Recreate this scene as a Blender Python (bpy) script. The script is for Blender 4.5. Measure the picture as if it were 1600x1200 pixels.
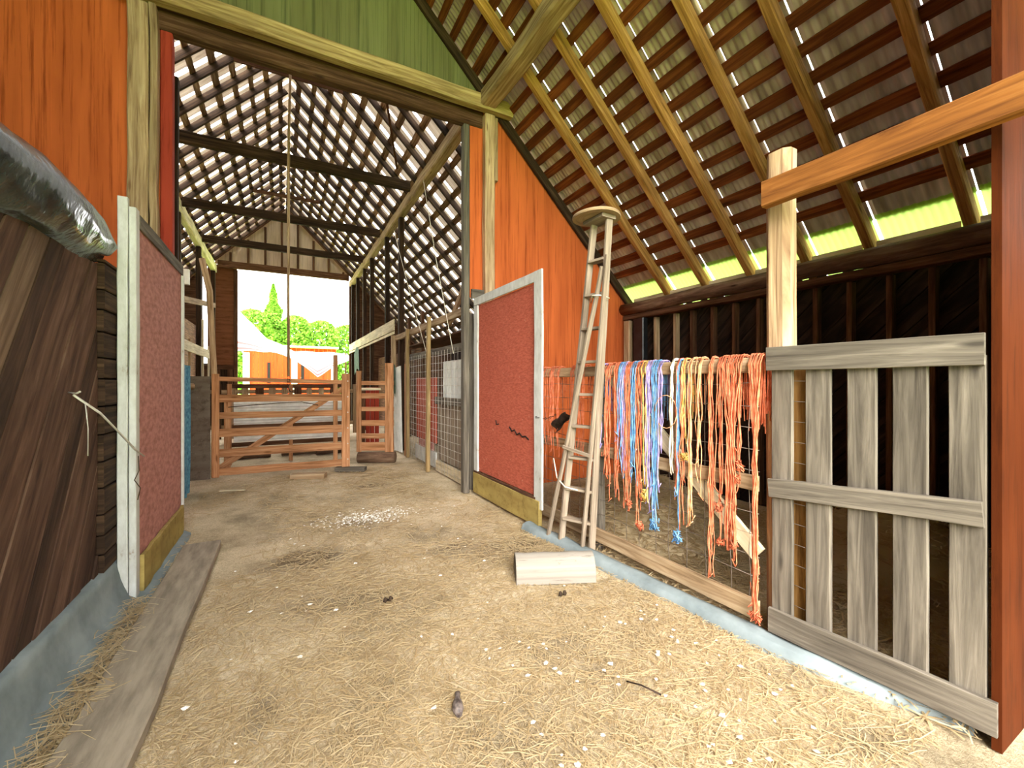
import bpy, math, random
from mathutils import Vector, Matrix, noise
R = random.Random(7)
for o in list(bpy.data.objects): bpy.data.objects.remove(o)
scn = bpy.context.scene
H = 1.5            # eye height above the barn floor
# ---------------------------------------------------------------- camera
cam_d = bpy.data.cameras.new('camera'); cam = bpy.data.objects.new('camera', cam_d)
scn.collection.objects.link(cam); scn.camera = cam
cam_d.sensor_width = 36; cam_d.lens = 670/1600*36; cam_d.clip_start = .02; cam_d.clip_end = 300
cam.location = (0, 0, H); cam.rotation_euler = (math.radians(90), 0, -math.radians(28.25))
# ---------------------------------------------------------------- world, exposure
scn.view_settings.view_transform = 'Standard'; scn.view_settings.look = 'None'
scn.view_settings.gamma = 1; scn.view_settings.use_curve_mapping = False
scn.view_settings.exposure = 2.75
w = bpy.data.worlds.new('world'); scn.world = w; w.use_nodes = True
nt = w.node_tree; nt.nodes.clear()
tc = nt.nodes.new('ShaderNodeTexCoord'); sx = nt.nodes.new('ShaderNodeSeparateXYZ')
nt.links.new(tc.outputs['Generated'], sx.inputs[0])
cr = nt.nodes.new('ShaderNodeValToRGB'); mr = nt.nodes.new('ShaderNodeMapRange')
nt.links.new(sx.outputs[2], mr.inputs[0]); mr.inputs[1].default_value = -0.1; mr.inputs[2].default_value = 1
nt.links.new(mr.outputs[0], cr.inputs[0])
cr.color_ramp.elements[0].color = (1, .97, .90, 1); cr.color_ramp.elements[1].color = (.86, .93, 1.0, 1)
bg = nt.nodes.new('ShaderNodeBackground'); bg.inputs[1].default_value = 1.5
nt.links.new(cr.outputs[0], bg.inputs[0])
wo = nt.nodes.new('ShaderNodeOutputWorld'); nt.links.new(bg.outputs[0], wo.inputs[0])
# hazy low sun shining in through the open front of the barn
sd = bpy.data.lights.new('sun', 'SUN'); sd.energy = 2.4; sd.angle = math.radians(50); sd.color = (1, .96, .89)
so = bpy.data.objects.new('sun', sd); scn.collection.objects.link(so); so.location = (0, -8, 8)
so.rotation_euler = Vector((.55, 1, -.85)).to_track_quat('-Z', 'Y').to_euler()

# ---------------------------------------------------------------- helpers
def C(h):
    h = h.lstrip('#'); v = [int(h[i:i+2], 16)/255 for i in (0, 2, 4)]
    return tuple(x/12.92 if x <= .04045 else ((x+.055)/1.055)**2.4 for x in v) + (1,)
def mat_new(name, rough=.85, metal=0, spec=.25):
    m = bpy.data.materials.new(name); m.use_nodes = True; n = m.node_tree
    b = n.nodes['Principled BSDF']; b.inputs['Roughness'].default_value = rough
    b.inputs['Metallic'].default_value = metal; b.inputs['Specular IOR Level'].default_value = spec
    return m, n, b
def nn(n, t, **k):
    o = n.nodes.new(t)
    for a, v in k.items():
        if isinstance(v, (int, float, tuple)) and a.startswith('i_'):
            o.inputs[a[2:].replace('_', ' ')].default_value = v
        else: setattr(o, a, v)
    return o
def ramp(n, src, stops):
    r = n.nodes.new('ShaderNodeValToRGB'); e = r.color_ramp.elements
    while len(e) < len(stops): e.new(.5)
    for i, (p, c) in enumerate(stops): e[i].position = p; e[i].color = c
    n.links.new(src, r.inputs[0]); return r
def mapped(n, coord, scale, rot=(0, 0, 0)):
    t = n.nodes.new('ShaderNodeTexCoord'); m = n.nodes.new('ShaderNodeMapping')
    m.inputs['Scale'].default_value = scale; m.inputs['Rotation'].default_value = rot
    n.links.new(t.outputs[coord], m.inputs[0]); return m.outputs[0]
def mix(n, f, a, b, mode='MIX'):
    x = n.nodes.new('ShaderNodeMix'); x.data_type = 'RGBA'; x.blend_type = mode
    for s, v in ((x.inputs[0], f), (x.inputs[6], a), (x.inputs[7], b)):
        if isinstance(v, (int, float, tuple)): s.default_value = v
        else: n.links.new(v, s)
    return x.outputs[2]
def bump(n, b, src, strength=.4, dist=.01):
    u = n.nodes.new('ShaderNodeBump'); u.inputs['Strength'].default_value = strength
    u.inputs['Distance'].default_value = dist; n.links.new(src, u.inputs['Height'])
    n.links.new(u.outputs[0], b.inputs['Normal'])
def wood(name, lo, mid, hi, knots=True, rough=.88, var=.25, grain=26, spec=.2):
    m, n, b = mat_new(name, rough, 0, spec)
    uv = mapped(n, 'UV', (1.6, grain, 1))
    g = nn(n, 'ShaderNodeTexNoise', i_Scale=1.0, i_Detail=6.0, i_Roughness=.62, i_Distortion=.6); n.links.new(uv, g.inputs['Vector'])
    col = ramp(n, g.outputs[0], [(.30, C(lo)), (.5, C(mid)), (.72, C(hi))]).outputs[0]
    big = nn(n, 'ShaderNodeTexNoise', i_Scale=1.0, i_Detail=2.0); n.links.new(mapped(n, 'UV', (1.3, 5, 1)), big.inputs['Vector'])
    br = ramp(n, big.outputs[0], [(.3, (.72, .70, .68, 1)), (.7, (1.12, 1.1, 1.08, 1))]).outputs[0]
    col = mix(n, 1.0, col, br, 'MULTIPLY')
    if knots:
        v = nn(n, 'ShaderNodeTexVoronoi', i_Scale=1.0); n.links.new(mapped(n, 'UV', (1.7, 7, 1)), v.inputs['Vector'])
        kr = ramp(n, v.outputs[0], [(.05, (1, 1, 1, 1)), (.13, (0, 0, 0, 1))]).outputs[0]
        col = mix(n, kr, col, C(lo))
    oi = n.nodes.new('ShaderNodeObjectInfo')
    hr = nn(n, 'ShaderNodeHueSaturation'); n.links.new(col, hr.inputs['Color'])
    mp = nn(n, 'ShaderNodeMapRange'); mp.inputs[3].default_value = 1-var; mp.inputs[4].default_value = 1+var
    n.links.new(oi.outputs['Random'], mp.inputs[0]); n.links.new(mp.outputs[0], hr.inputs['Value'])
    n.links.new(hr.outputs[0], b.inputs['Base Color']); bump(n, b, g.outputs[0], .5, .006)
    return m
def plain(name, c, rough=.8, metal=0, c2=None, scale=8, coord='Object', sc=(1, 1, 1), bst=.2, bd=.01, lohi=(.35, .65), spec=.25, detail=5.):
    m, n, b = mat_new(name, rough, metal, spec)
    g = nn(n, 'ShaderNodeTexNoise', i_Scale=float(scale), i_Detail=detail, i_Roughness=.6); n.links.new(mapped(n, coord, sc), g.inputs['Vector'])
    col = ramp(n, g.outputs[0], [(lohi[0], C(c)), (lohi[1], C(c2 or c))]).outputs[0]
    n.links.new(col, b.inputs['Base Color'])
    if bst: bump(n, b, g.outputs[0], bst, bd)
    return m
M = {}
M['raw'] = wood('raw_pine', '#6f5a3c', '#9c835a', '#bba67c')
M['raft'] = wood('rafter_pine', '#6e4a22', '#a87b42', '#c79c60', var=.15)
M['opine'] = wood('orange_pine_board', '#5c3416', '#8a5626', '#a8723c', var=0, grain=18)
M['post'] = wood('pale_post', '#80624a', '#b79a78', '#d6bf9c', var=.1)
M['grey'] = wood('weathered_grey', '#453f38', '#6b645a', '#8a8276', knots=True, var=.1)
M['tan'] = wood('weathered_tan', '#7b6248', '#ab9070', '#cbb595', var=.12)
M['dark'] = wood('old_dark', '#1d140e', '#35261b', '#54402e', knots=False, var=.3)
M['brown'] = wood('old_brown', '#3a2418', '#5d3f2b', '#80604a', var=.25)
M['lath'] = wood('lath_red_brown', '#4a2410', '#743c1c', '#96582e', knots=False, var=.3)
M['lath2'] = wood('lath_tan', '#4f3524', '#8b6b50', '#b99a7a', knots=False, var=.3)
M['gate'] = wood('gate_orange', '#7c5230', '#b3805a', '#cba07a', var=.12)
M['cream'] = wood('cream_board', '#b8a888', '#dccfb0', '#efe6cc', knots=False, var=.06)
M['ladder'] = wood('ladder_wood', '#6c5d50', '#948574', '#aea08e', var=.08, knots=False)
M['log'] = wood('log_bark', '#3c2a20', '#6b5342', '#94806a', knots=True, var=.1, grain=10)
M['plank'] = wood('wall_plank', '#3c2a22', '#5a4236', '#7a6050', knots=True, var=0, grain=14)
M['plank2'] = wood('wall_plank_dark', '#281b17', '#423026', '#5c4438', knots=True, var=0, grain=16)
M['plank3'] = wood('wall_plank_dusty', '#4c3a30', '#6c5848', '#8c7664', knots=False, var=0, grain=20)
M['dusty'] = plain('dusty_grey_board', '#7d7263', .95, 0, '#9f9280', 6, sc=(3, .6, 1))
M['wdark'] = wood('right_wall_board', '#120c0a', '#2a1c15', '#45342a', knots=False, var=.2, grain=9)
M['concrete'] = plain('grey_concrete', '#6d777a', .9, 0, '#8d9799', 3, bst=.5)
M['white'] = plain('chipped_white_paint', '#c8cac8', .6, 0, '#dcdddb', 5, lohi=(.3, .5))
M['rope_o'] = plain('orange_twine', '#cc603c', .8, 0, '#e68e6a', 20)
M['rope_b'] = plain('blue_twine', '#4a86c0', .7, 0, '#8db8dc', 20)
M['rope_l'] = plain('lavender_twine', '#8e86c8', .7, 0, '#c9b0dc', 20)
M['rope_w'] = plain('cream_twine', '#d9d0bd', .8, 0, '#f6f0e2', 20)
M['rope_y'] = plain('yellow_twine', '#e8b04a', .8, 0, '#f6dc92', 20)
M['rope_p'] = plain('peach_twine', '#e8925e', .8, 0, '#f4bd92', 20)
M['cord'] = plain('dark_cord', '#3b3027', .9, 0, '#5b4a3a', 12)
M['wire'] = plain('rusty_wire', '#6d6158', .6, .5, '#8c8076', 12)
M['wirel'] = plain('light_wire', '#b7b0a4', .5, .3, '#d8d4ca', 12)
M['iron'] = plain('rusted_iron', '#2a2320', .7, .6, '#4a3a30', 20)
M['blue_tarp'] = plain('blue_tarp', '#2f6d8f', .6, 0, '#6aa6bf', 20)
M['cloth'] = plain('green_cloth', '#2f463a', .9, 0, '#566b5c', 10)
M['hoof'] = plain('scrap_leather', '#3a302e', .5, 0, '#8a7d76', 30)
M['foil'] = plain('white_sheet', '#d5d8d3', .6, 0, '#f0f1ec', 5)
M['black'] = plain('black_plastic_sheet', '#0e1013', .35, 0, '#24282c', 8, spec=.5)
M['feather'] = plain('white_feather', '#eeeae2', .8, 0, '#fffdf6', 8, bst=0)
M['cowpat'] = plain('dark_dropping', '#2a2019', .9, 0, '#4a3a2c', 20)
M['window'] = plain('dark_opening', '#1b1512', .8, 0, '#241c18', 4)

def two_paint(name, base, dark, sx_, sy, sz, spots=None, blem=.5, rough=.75, bst=.25):
    """painted sheet: streaks running down, darker run marks, optional chips"""
    m, n, b = mat_new(name, rough, 0, .08)
    g = nn(n, 'ShaderNodeTexNoise', i_Scale=1.0, i_Detail=6.0, i_Roughness=.7); n.links.new(mapped(n, 'Object', (sx_, sy, sz)), g.inputs['Vector'])
    g2 = nn(n, 'ShaderNodeTexNoise', i_Scale=1.0, i_Detail=4.0); n.links.new(mapped(n, 'Object', (sx_*.15, sy*.15, sz*.7)), g2.inputs['Vector'])
    col = ramp(n, g.outputs[0], [(.28, C(dark)), (blem, C(base))]).outputs[0]
    c2 = ramp(n, g2.outputs[0], [(.3, (.74, .66, .62, 1)), (.62, (1.08, 1.05, 1.02, 1))]).outputs[0]
    col = mix(n, 1.0, col, c2, 'MULTIPLY')
    if spots:
        v = nn(n, 'ShaderNodeTexNoise', i_Scale=14.0, i_Detail=8.0, i_Roughness=.75); n.links.new(mapped(n, 'Object', (1, 1, 1)), v.inputs['Vector'])
        col = mix(n, ramp(n, v.outputs[0], [(spots[1], (0, 0, 0, 1)), (spots[1]+.06, (1, 1, 1, 1))]).outputs[0], col, C(spots[0]))
    n.links.new(col, b.inputs['Base Color']); bump(n, b, g.outputs[0], bst, .008)
    return m
M['orange'] = two_paint('orange_plywood', '#cf6c3a', '#8a3c1c', 30, 30, .8, None, .48)
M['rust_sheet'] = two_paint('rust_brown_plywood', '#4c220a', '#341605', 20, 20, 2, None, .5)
M['green'] = two_paint('green_siding', '#777854', '#50543a', 26, 26, .5, None, .5)
M['doorred'] = two_paint('red_particle_board', '#bb6450', '#93463a', 110, 110, 110, ('#d39c82', .63), .5, .8, .6)
M['doorpink'] = two_paint('faded_red_board', '#b8847c', '#96665e', 80, 80, 40, ('#cba79c', .64), .5, .85, .5)
M['jamb'] = two_paint('dark_red_jamb', '#a04030', '#6c2018', 20, 20, 1, None, .5)
M['tan_metal'] = two_paint('beige_metal_panel', '#dccab8', '#b8a48e', 20, 20, 1, None, .5, .5, .1)
M['yellowb'] = two_paint('yellow_green_board', '#a8965a', '#857444', 10, 10, 10, ('#dccc8a', .7), .5)
M['shed'] = two_paint('bright_red_boards', '#c04420', '#902a10', 12, 12, .6, None, .45)
M['ply'] = two_paint('brown_plywood', '#7c5138', '#56351f', 3, 3, 16, None, .5)
M['greyply'] = two_paint('grey_plywood', '#6e665c', '#4d463e', 12, 12, 12, ('#8a8278', .62), .5)

def white_paint_worn():
    m, n, b = mat_new('worn_white_paint', .65)
    g = nn(n, 'ShaderNodeTexNoise', i_Scale=7.0, i_Detail=9.0, i_Roughness=.7); n.links.new(mapped(n, 'Object', (1.5, 1.5, .6)), g.inputs['Vector'])
    col = ramp(n, g.outputs[0], [(.32, C('#8f7a62')), (.38, C('#b9b8b2')), (.6, C('#cfd0cc'))]).outputs[0]
    n.links.new(col, b.inputs['Base Color']); bump(n, b, g.outputs[0], .3, .004); return m
M['wornwhite'] = white_paint_worn()
def metal_sheet(name, tr):
    m, n, b = mat_new(name, .5, .15, .4)
    g = nn(n, 'ShaderNodeTexNoise', i_Scale=2.0, i_Detail=6.0); n.links.new(mapped(n, 'Object', (.8, 5, .8)), g.inputs['Vector'])
    col = ramp(n, g.outputs[0], [(.3, C('#8c7664')), (.7, C('#c8b4a2'))]).outputs[0]
    n.links.new(col, b.inputs['Base Color'])
    t = n.nodes.new('ShaderNodeBsdfTranslucent'); n.links.new(col, t.inputs[0])
    mx = n.nodes.new('ShaderNodeMixShader'); mx.inputs[0].default_value = tr
    n.links.new(b.outputs[0], mx.inputs[1]); n.links.new(t.outputs[0], mx.inputs[2])
    n.links.new(mx.outputs[0], n.nodes['Material Output'].inputs[0]); return m
M['peel'] = two_paint('peeling_white_log', '#96928a', '#62594e', 3, 3, 40, ('#8a7c6a', .62), .42)
M['metal'] = metal_sheet('galvanised_roofing', .006)
M['metal2'] = metal_sheet('lit_through_metal_roofing', .11)  # opaque metal given added translucency so the aisle roof looks brighter
def tarp_mat():
    m, n, b = mat_new('black_tarp', .22, 0, .6)
    g = nn(n, 'ShaderNodeTexNoise', i_Scale=9.0, i_Detail=3.0); n.links.new(mapped(n, 'Object', (1, 1.2, .8)), g.inputs['Vector'])
    col = ramp(n, g.outputs[0], [(.35, C('#161c1e')), (.7, C('#3c4644'))]).outputs[0]
    n.links.new(col, b.inputs['Base Color']); bump(n, b, g.outputs[0], .35, .03); return m
M['tarp'] = tarp_mat()
def stripe_tarp():
    m, n, b = mat_new('white_tarp', .6)
    wv = nn(n, 'ShaderNodeTexWave', i_Scale=1.0, i_Distortion=1.2); wv.bands_direction = 'Y'
    n.links.new(mapped(n, 'UV', (.4, 2.2, 1)), wv.inputs['Vector'])
    s = nn(n, 'ShaderNodeSeparateXYZ'); n.links.new(mapped(n, 'UV', (1, 1, 1)), s.inputs[0])
    f = nn(n, 'ShaderNodeMath', operation='LESS_THAN'); f.inputs[1].default_value = .3; n.links.new(s.outputs[1], f.inputs[0])
    k = ramp(n, wv.outputs[0], [(.4, C('#b4aeac')), (.75, C('#a0504a'))]).outputs[0]
    n.links.new(mix(n, f.outputs[0], C('#f6f6f4'), k), b.inputs['Base Color']); return m
M['wtarp'] = stripe_tarp()
def leaf_mat(name, a, c):
    m, n, b = mat_new(name, .6)
    r = ramp(n, nn(n, 'ShaderNodeUVMap').outputs[0], [(0, C(a)), (1, C(c))])
    n.links.new(r.outputs[0], b.inputs['Base Color'])
    t = n.nodes.new('ShaderNodeBsdfTranslucent'); n.links.new(r.outputs[0], t.inputs[0])
    mx = n.nodes.new('ShaderNodeMixShader'); mx.inputs[0].default_value = .35
    n.links.new(b.outputs[0], mx.inputs[1]); n.links.new(t.outputs[0], mx.inputs[2])
    n.links.new(mx.outputs[0], n.nodes['Material Output'].inputs[0]); return m
M['leaf'] = leaf_mat('fresh_leaves', '#3f7a1c', '#a8cc4a')
M['straw'] = leaf_mat('straw_stalks', '#a88a5c', '#f4e6c4')
M['grass'] = plain('lush_grass', '#8ab82a', .9, 0, '#c0e048', 3)
M['eave'] = leaf_mat('eave_glow_green', '#8fa84c', '#b8cc78')  # green grass glow put into the colour of the eave strips
def ground_mat():
    m, n, b = mat_new('straw_strewn_dirt', .95, 0, .1)
    oc = mapped(n, 'Object', (1, 1, 1))
    g = nn(n, 'ShaderNodeTexNoise', i_Scale=1.1, i_Detail=8.0, i_Roughness=.62); n.links.new(oc, g.inputs['Vector'])
    col = ramp(n, g.outputs[0], [(.32, C('#968870')), (.46, C('#c8b698')), (.62, C('#e0cfb2'))]).outputs[0]
    f = nn(n, 'ShaderNodeTexNoise', i_Scale=60.0, i_Detail=6.0, i_Roughness=.7, i_Distortion=1.5); n.links.new(oc, f.inputs['Vector'])
    col = mix(n, .85, col, ramp(n, f.outputs[0], [(.36, (.55, .50, .42, 1)), (.55, (1, 1, 1, 1)), (.68, (1.3, 1.25, 1.1, 1))]).outputs[0], 'MULTIPLY')
    ge = n.nodes.new('ShaderNodeNewGeometry')
    for (x, y, rx, ry, s) in ((.3, 4.1, .55, .32, .75), (1.2, 6.6, .35, .16, .8), (-.08, 2.3, .14, .3, .6), (1.75, 3.5, .45, .3, .5), (.2, 3.2, .3, .25, .4), (1.3, 3.75, .4, .12, .5), (-.1, 5.0, .3, .5, .25)):
        a = nn(n, 'ShaderNodeVectorMath', operation='SUBTRACT'); n.links.new(ge.outputs['Position'], a.inputs[0]); a.inputs[1].default_value = (x, y, 0)
        q = nn(n, 'ShaderNodeVectorMath', operation='MULTIPLY'); n.links.new(a.outputs[0], q.inputs[0]); q.inputs[1].default_value = (1/rx, 1/ry, 0)
        l = nn(n, 'ShaderNodeVectorMath', operation='LENGTH'); n.links.new(q.outputs[0], l.inputs[0])
        ad = nn(n, 'ShaderNodeMath', operation='ADD'); n.links.new(l.outputs['Value'], ad.inputs[0])
        ns = nn(n, 'ShaderNodeMath', operation='MULTIPLY_ADD'); n.links.new(g.outputs[0], ns.inputs[0]); ns.inputs[1].default_value = 1.6; ns.inputs[2].default_value = -.8
        n.links.new(ns.outputs[0], ad.inputs[1])
        k = ramp(n, ad.outputs[0], [(.35, (s, s, s, 1)), (1.0, (0, 0, 0, 1))]).outputs[0]
        col = mix(n, k, col, C('#5d4c3b'))
    n.links.new(col, b.inputs['Base Color']); bump(n, b, f.outputs[0], .7, .02); return m
M['ground'] = ground_mat()

class MB:
    def __init__(s): s.v = []; s.f = []; s.uv = []; s.mi = []; s.mats = []; s.cm = 0; s.smooth = set()
    def use(s, m):
        if m not in s.mats: s.mats.append(m)
        s.cm = s.mats.index(m); return s
    def face(s, idx, uv): s.f.append(idx); s.uv.append(uv); s.mi.append(s.cm)
    def board(s, a, b, w, t, n=(0, 0, 1), seg=1, jit=0., ch=None, taper=1.):
        """a->b centre axis; w across, t along the normal n"""
        a = Vector(a); b = Vector(b); L = (b-a); ln = L.length; L.normalize()
        n = Vector(n); n = (n - L*n.dot(L)).normalized(); W = n.cross(L)
        ch = min(w, t)*.12 if ch is None else ch
        u0 = R.uniform(0, 40); base = len(s.v); hw, ht = w/2, t/2
        prof = [(-hw+ch, -ht), (hw-ch, -ht), (hw, -ht+ch), (hw, ht-ch), (hw-ch, ht), (-hw+ch, ht), (-hw, ht-ch), (-hw, -ht+ch)]
        vv = [0, w, w+.01, w+t, w+t+.01, 2*w+t, 2*w+t+.01, 2*w+2*t, 2*w+2*t+.01]; v0 = R.uniform(0, 20)
        for i in range(seg+1):
            f = i/seg; k = 1+(taper-1)*f; p = a+L*ln*f
            j1, j2, j3 = (R.uniform(-jit, jit) for _ in range(3))
            for (x, y) in prof: s.v.append(p+W*(x*k*(1+j1*.5/max(w, .01))+j2)+n*(y*k+j3*.4))
        for i in range(seg):
            for k in range(8):
                k2 = (k+1) % 8; q = base+i*8
                s.face((q+k, q+k2, q+8+k2, q+8+k), [(u0+ln*i/seg, v0+vv[k]), (u0+ln*i/seg, v0+vv[k+1]), (u0+ln*(i+1)/seg, v0+vv[k+1]), (u0+ln*(i+1)/seg, v0+vv[k])])
        s.face(tuple(base+7-k for k in range(8)), [(u0+prof[7-k][0]*.3, v0+prof[7-k][1]) for k in range(8)])
        q = base+seg*8
        s.face(tuple(q+k for k in range(8)), [(u0+prof[k][0]*.3, v0+prof[k][1]) for k in range(8)])
        return s
    def box(s, x0, x1, y0, y1, z0, z1, ch=None, **k):
        d = (x1-x0, y1-y0, z1-z0); ax = max(range(3), key=lambda i: d[i])
        c = ((x0+x1)/2, (y0+y1)/2, (z0+z1)/2)
        if ax == 0: return s.board((x0, c[1], c[2]), (x1, c[1], c[2]), d[1], d[2], (0, 0, 1), ch=ch, **k)
        if ax == 1: return s.board((c[0], y0, c[2]), (c[0], y1, c[2]), d[0], d[2], (0, 0, 1), ch=ch, **k)
        return s.board((c[0], c[1], z0), (c[0], c[1], z1), d[0], d[1], (0, 1, 0), ch=ch, **k)
    def tube(s, pts, r, k=6, jit=0., rs=None):
        pts = [Vector(p) for p in pts]; base = len(s.v); u = 0; v0 = R.uniform(0, 10); up = Vector((0, 0, 1))
        U = []
        for i, p in enumerate(pts):
            t = (pts[min(i+1, len(pts)-1)]-pts[max(i-1, 0)])
            t = t.normalized() if t.length > 1e-9 else Vector((0, 0, 1))
            a = up if abs(t.dot(up)) < .95 else Vector((1, .2, 0)); x = t.cross(a).normalized(); y = t.cross(x)
            if i: u += (p-pts[i-1]).length
            U.append(u); rr = (rs[i] if rs else r)
            for j in range(k):
                an = 2*math.pi*j/k; q = rr*(1+R.uniform(-jit, jit)); s.v.append(p+x*math.cos(an)*q+y*math.sin(an)*q)
        for i in range(len(pts)-1):
            for j in range(k):
                j2 = (j+1) % k; q = base+i*k; c = 2*math.pi*r/k
                s.smooth.add(len(s.f))
                s.face((q+j, q+k+j, q+k+j2, q+j2), [(v0+U[i], j*c), (v0+U[i+1], j*c), (v0+U[i+1], (j+1)*c), (v0+U[i], (j+1)*c)])
        s.face(tuple(base+j for j in range(k)), [(v0, j*.01) for j in range(k)])
        q = base+(len(pts)-1)*k
        s.face(tuple(q+k-1-j for j in range(k)), [(v0, j*.01) for j in range(k)])
        return s
    def grid(s, fn, nu, nv, su=1., sv=1., smooth=True):
        base = len(s.v)
        for i in range(nu+1):
            for j in range(nv+1): s.v.append(Vector(fn(i/nu, j/nv)))
        for i in range(nu):
            for j in range(nv):
                q = base+i*(nv+1)+j
                if smooth: s.smooth.add(len(s.f))
                s.face((q, q+nv+1, q+nv+2, q+1), [(su*i/nu, sv*j/nv), (su*(i+1)/nu, sv*j/nv), (su*(i+1)/nu, sv*(j+1)/nv), (su*i/nu, sv*(j+1)/nv)])
        return s
    def poly(s, pts, n, t):
        """flat polygon pts given thickness t along n"""
        n = Vector(n).normalized(); base = len(s.v); k = len(pts)
        for p in pts: s.v.append(Vector(p))
        for p in pts: s.v.append(Vector(p)+n*t)
        uv = [(p[0]+p[1], p[2]) for p in pts]
        s.face(tuple(base+i for i in range(k)), uv); s.face(tuple(base+k+k-1-i for i in range(k)), uv[::-1])
        for i in range(k):
            j = (i+1) % k; s.face((base+j, base+i, base+k+i, base+k+j), [uv[j], uv[i], uv[i], uv[j]])
        return s
def origin_of(mb):
    xs = [p[0] for p in mb.v]; ys = [p[1] for p in mb.v]; zs = [p[2] for p in mb.v]
    return Vector(((min(xs)+max(xs))/2, (min(ys)+max(ys))/2, min(zs)))
def obj(name, mb, mat=None, parent=None, label=None, cat=None, group=None, kind=None):
    mats = mb.mats or [M[mat] if isinstance(mat, str) else mat]
    me = bpy.data.meshes.new(name); o = bpy.data.objects.new(name, me)
    org = origin_of(mb)
    me.from_pydata([tuple(Vector(p)-org) for p in mb.v], [], mb.f)
    uvl = me.uv_layers.new(name='UVMap'); fl = [c for u in mb.uv for q in u for c in q]
    uvl.data.foreach_set('uv', fl)
    me.polygons.foreach_set('material_index', mb.mi)
    me.polygons.foreach_set('use_smooth', [i in mb.smooth for i in range(len(mb.f))])
    for m in mats: me.materials.append(M[m] if isinstance(m, str) else m)
    scn.collection.objects.link(o)
    if parent is not None:
        o.parent = parent; wl = org.copy(); p = parent
        while p is not None: wl -= p.location; p = p.parent
        o.location = wl
    else: o.location = org
    tag(o, label, cat, group, kind); return o
def tag(o, label=None, cat=None, group=None, kind=None):
    for k, v in (('label', label), ('category', cat), ('group', group), ('kind', kind)):
        if v: o[k] = v
def thing(name, loc, label, cat, group=None):
    o = bpy.data.objects.new(name, None); o.empty_display_size = .1; scn.collection.objects.link(o)
    o.location = loc; tag(o, label, cat, group); return o
ORD = 'first second third fourth fifth sixth seventh eighth ninth tenth eleventh twelfth thirteenth fourteenth fifteenth sixteenth seventeenth eighteenth nineteenth twentieth'.split()
TEN = {2: 'twenty', 3: 'thirty', 4: 'forty'}
def ordw(i):
    if i <= 20: return ORD[i-1]
    if i % 10 == 0: return TEN[i//10][:-1]+'ieth'
    return TEN[i//10]+'-'+ORD[i % 10-1]
S2 = math.sqrt(.5)
def RP(x, off=0., y=0.):
    """point on the right roof slope: x measured on the rafter undersides, off = distance out of the slope"""
    return Vector((x+off*S2, y, H+6.45-x+off*S2))
def LP(x, off=0., y=0.): return Vector((x-off*S2, y, H+6.15+x+off*S2))
RX = .15                   # ridge
GY = 5.5                   # the red and green gable wall
BY = 17.6                  # back wall
# ================================================================ SETTING
def groundz(x, y):
    v = noise.noise(Vector((x*.9, y*.9, 3)))*.035+noise.noise(Vector((x*4, y*4, 9)))*.012
    return v*.6-.012
mb = MB()
def gf(u, v):
    x = -5.0+10.3*u; y = -2.5+20.2*v; return (x, y, groundz(x, y))
mb.grid(gf, 100, 190)
obj('floor', mb, 'ground', kind='structure')
mb = MB(); mb.grid(lambda u, v: (-60+120*u, -40+120*v, -.08+.01*math.sin(u*40)), 12, 12)
obj('ground', mb, 'grass', kind='structure')

# left wall of diagonal planks on a concrete footing
mb = MB()
LX = -1.0
z0, z1 = .30, 2.25
k = -6.0
sl = .62                        # planks lean away from the viewer as they rise
while k < 5.2:
    wd = R.uniform(.15, .2)
    a = Vector((LX-.02+R.uniform(-.006, .006), k, z0)); b = Vector((a.x, k+sl*(z1-z0), z1))
    # each plank is a parallelogram with a true thickness
    y0, y1 = k, k+wd-.012
    if y0 < 3.55 and y1+sl*(z1-z0) > -2.4:
        mb.use(R.choice(['plank', 'plank', 'plank2', 'plank3'])); x = a.x; t = .022; base = len(mb.v)
        def cl(y, z): return (min(y, 3.6), z)
        P = [(y0, z0), (y1, z0), (y1+sl*(z1-z0), z1), (y0+sl*(z1-z0), z1)]
        # clip at y = 3.6
        Q = []
        for i in range(4):
            p, q = P[i], P[(i+1) % 4]
            if p[0] <= 3.6: Q.append(p)
            if (p[0] <= 3.6) != (q[0] <= 3.6):
                f = (3.6-p[0])/(q[0]-p[0]); Q.append((3.6, p[1]+f*(q[1]-p[1])))
        if len(Q) >= 3:
            L = Vector((sl, 1)).normalized(); u0 = R.uniform(0, 50)
            for (y, z) in Q: mb.v.append(Vector((x, y, z)))
            for (y, z) in Q: mb.v.append(Vector((x-t, y, z)))
            uv = [(u0+y*L.x+z*L.y, u0+y*L.y-z*L.x) for (y, z) in Q]; n_ = len(Q)
            mb.face(tuple(base+i for i in range(n_)), uv); mb.face(tuple(base+n_+n_-1-i for i in range(n_)), uv[::-1])
            for i in range(n_):
                j = (i+1) % n_; mb.face((base+j, base+i, base+n_+i, base+n_+j), [uv[j], uv[i], uv[i], uv[j]])
    k += wd
obj('wall_left', mb, None, kind='structure')
mb = MB(); mb.box(-1.12, -1.045, -2.5, 5.4, .02, 2.25); obj('wall_left_backing', mb, 'dark', kind='structure')
mb = MB()
z = .3
while z < 2.3:
    hgt = R.uniform(.12, .18); mb.box(-1.035, -.99+R.uniform(-.004, .004), 3.62, 5.4, z, min(z+hgt, 2.3)-.01); z += hgt
obj('wall_left_end', mb, 'dark', kind='structure')
mb = MB()
def cf(u, v):
    y = -2.5+7.9*u
    prof = [(-1.03, .31), (-.985, .30), (-.965, .17), (-.93, .05), (-.86, .012), (-.80, -.02)]
    f = v*5; i = min(int(f), 4); f -= i
    x = prof[i][0]*(1-f)+prof[i+1][0]*f; z = prof[i][1]*(1-f)+prof[i+1][1]*f
    return (x+noise.noise(Vector((y*3, v*4, 1)))*.015, y, z+noise.noise(Vector((y*5, v*4, 5)))*.012)
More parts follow.
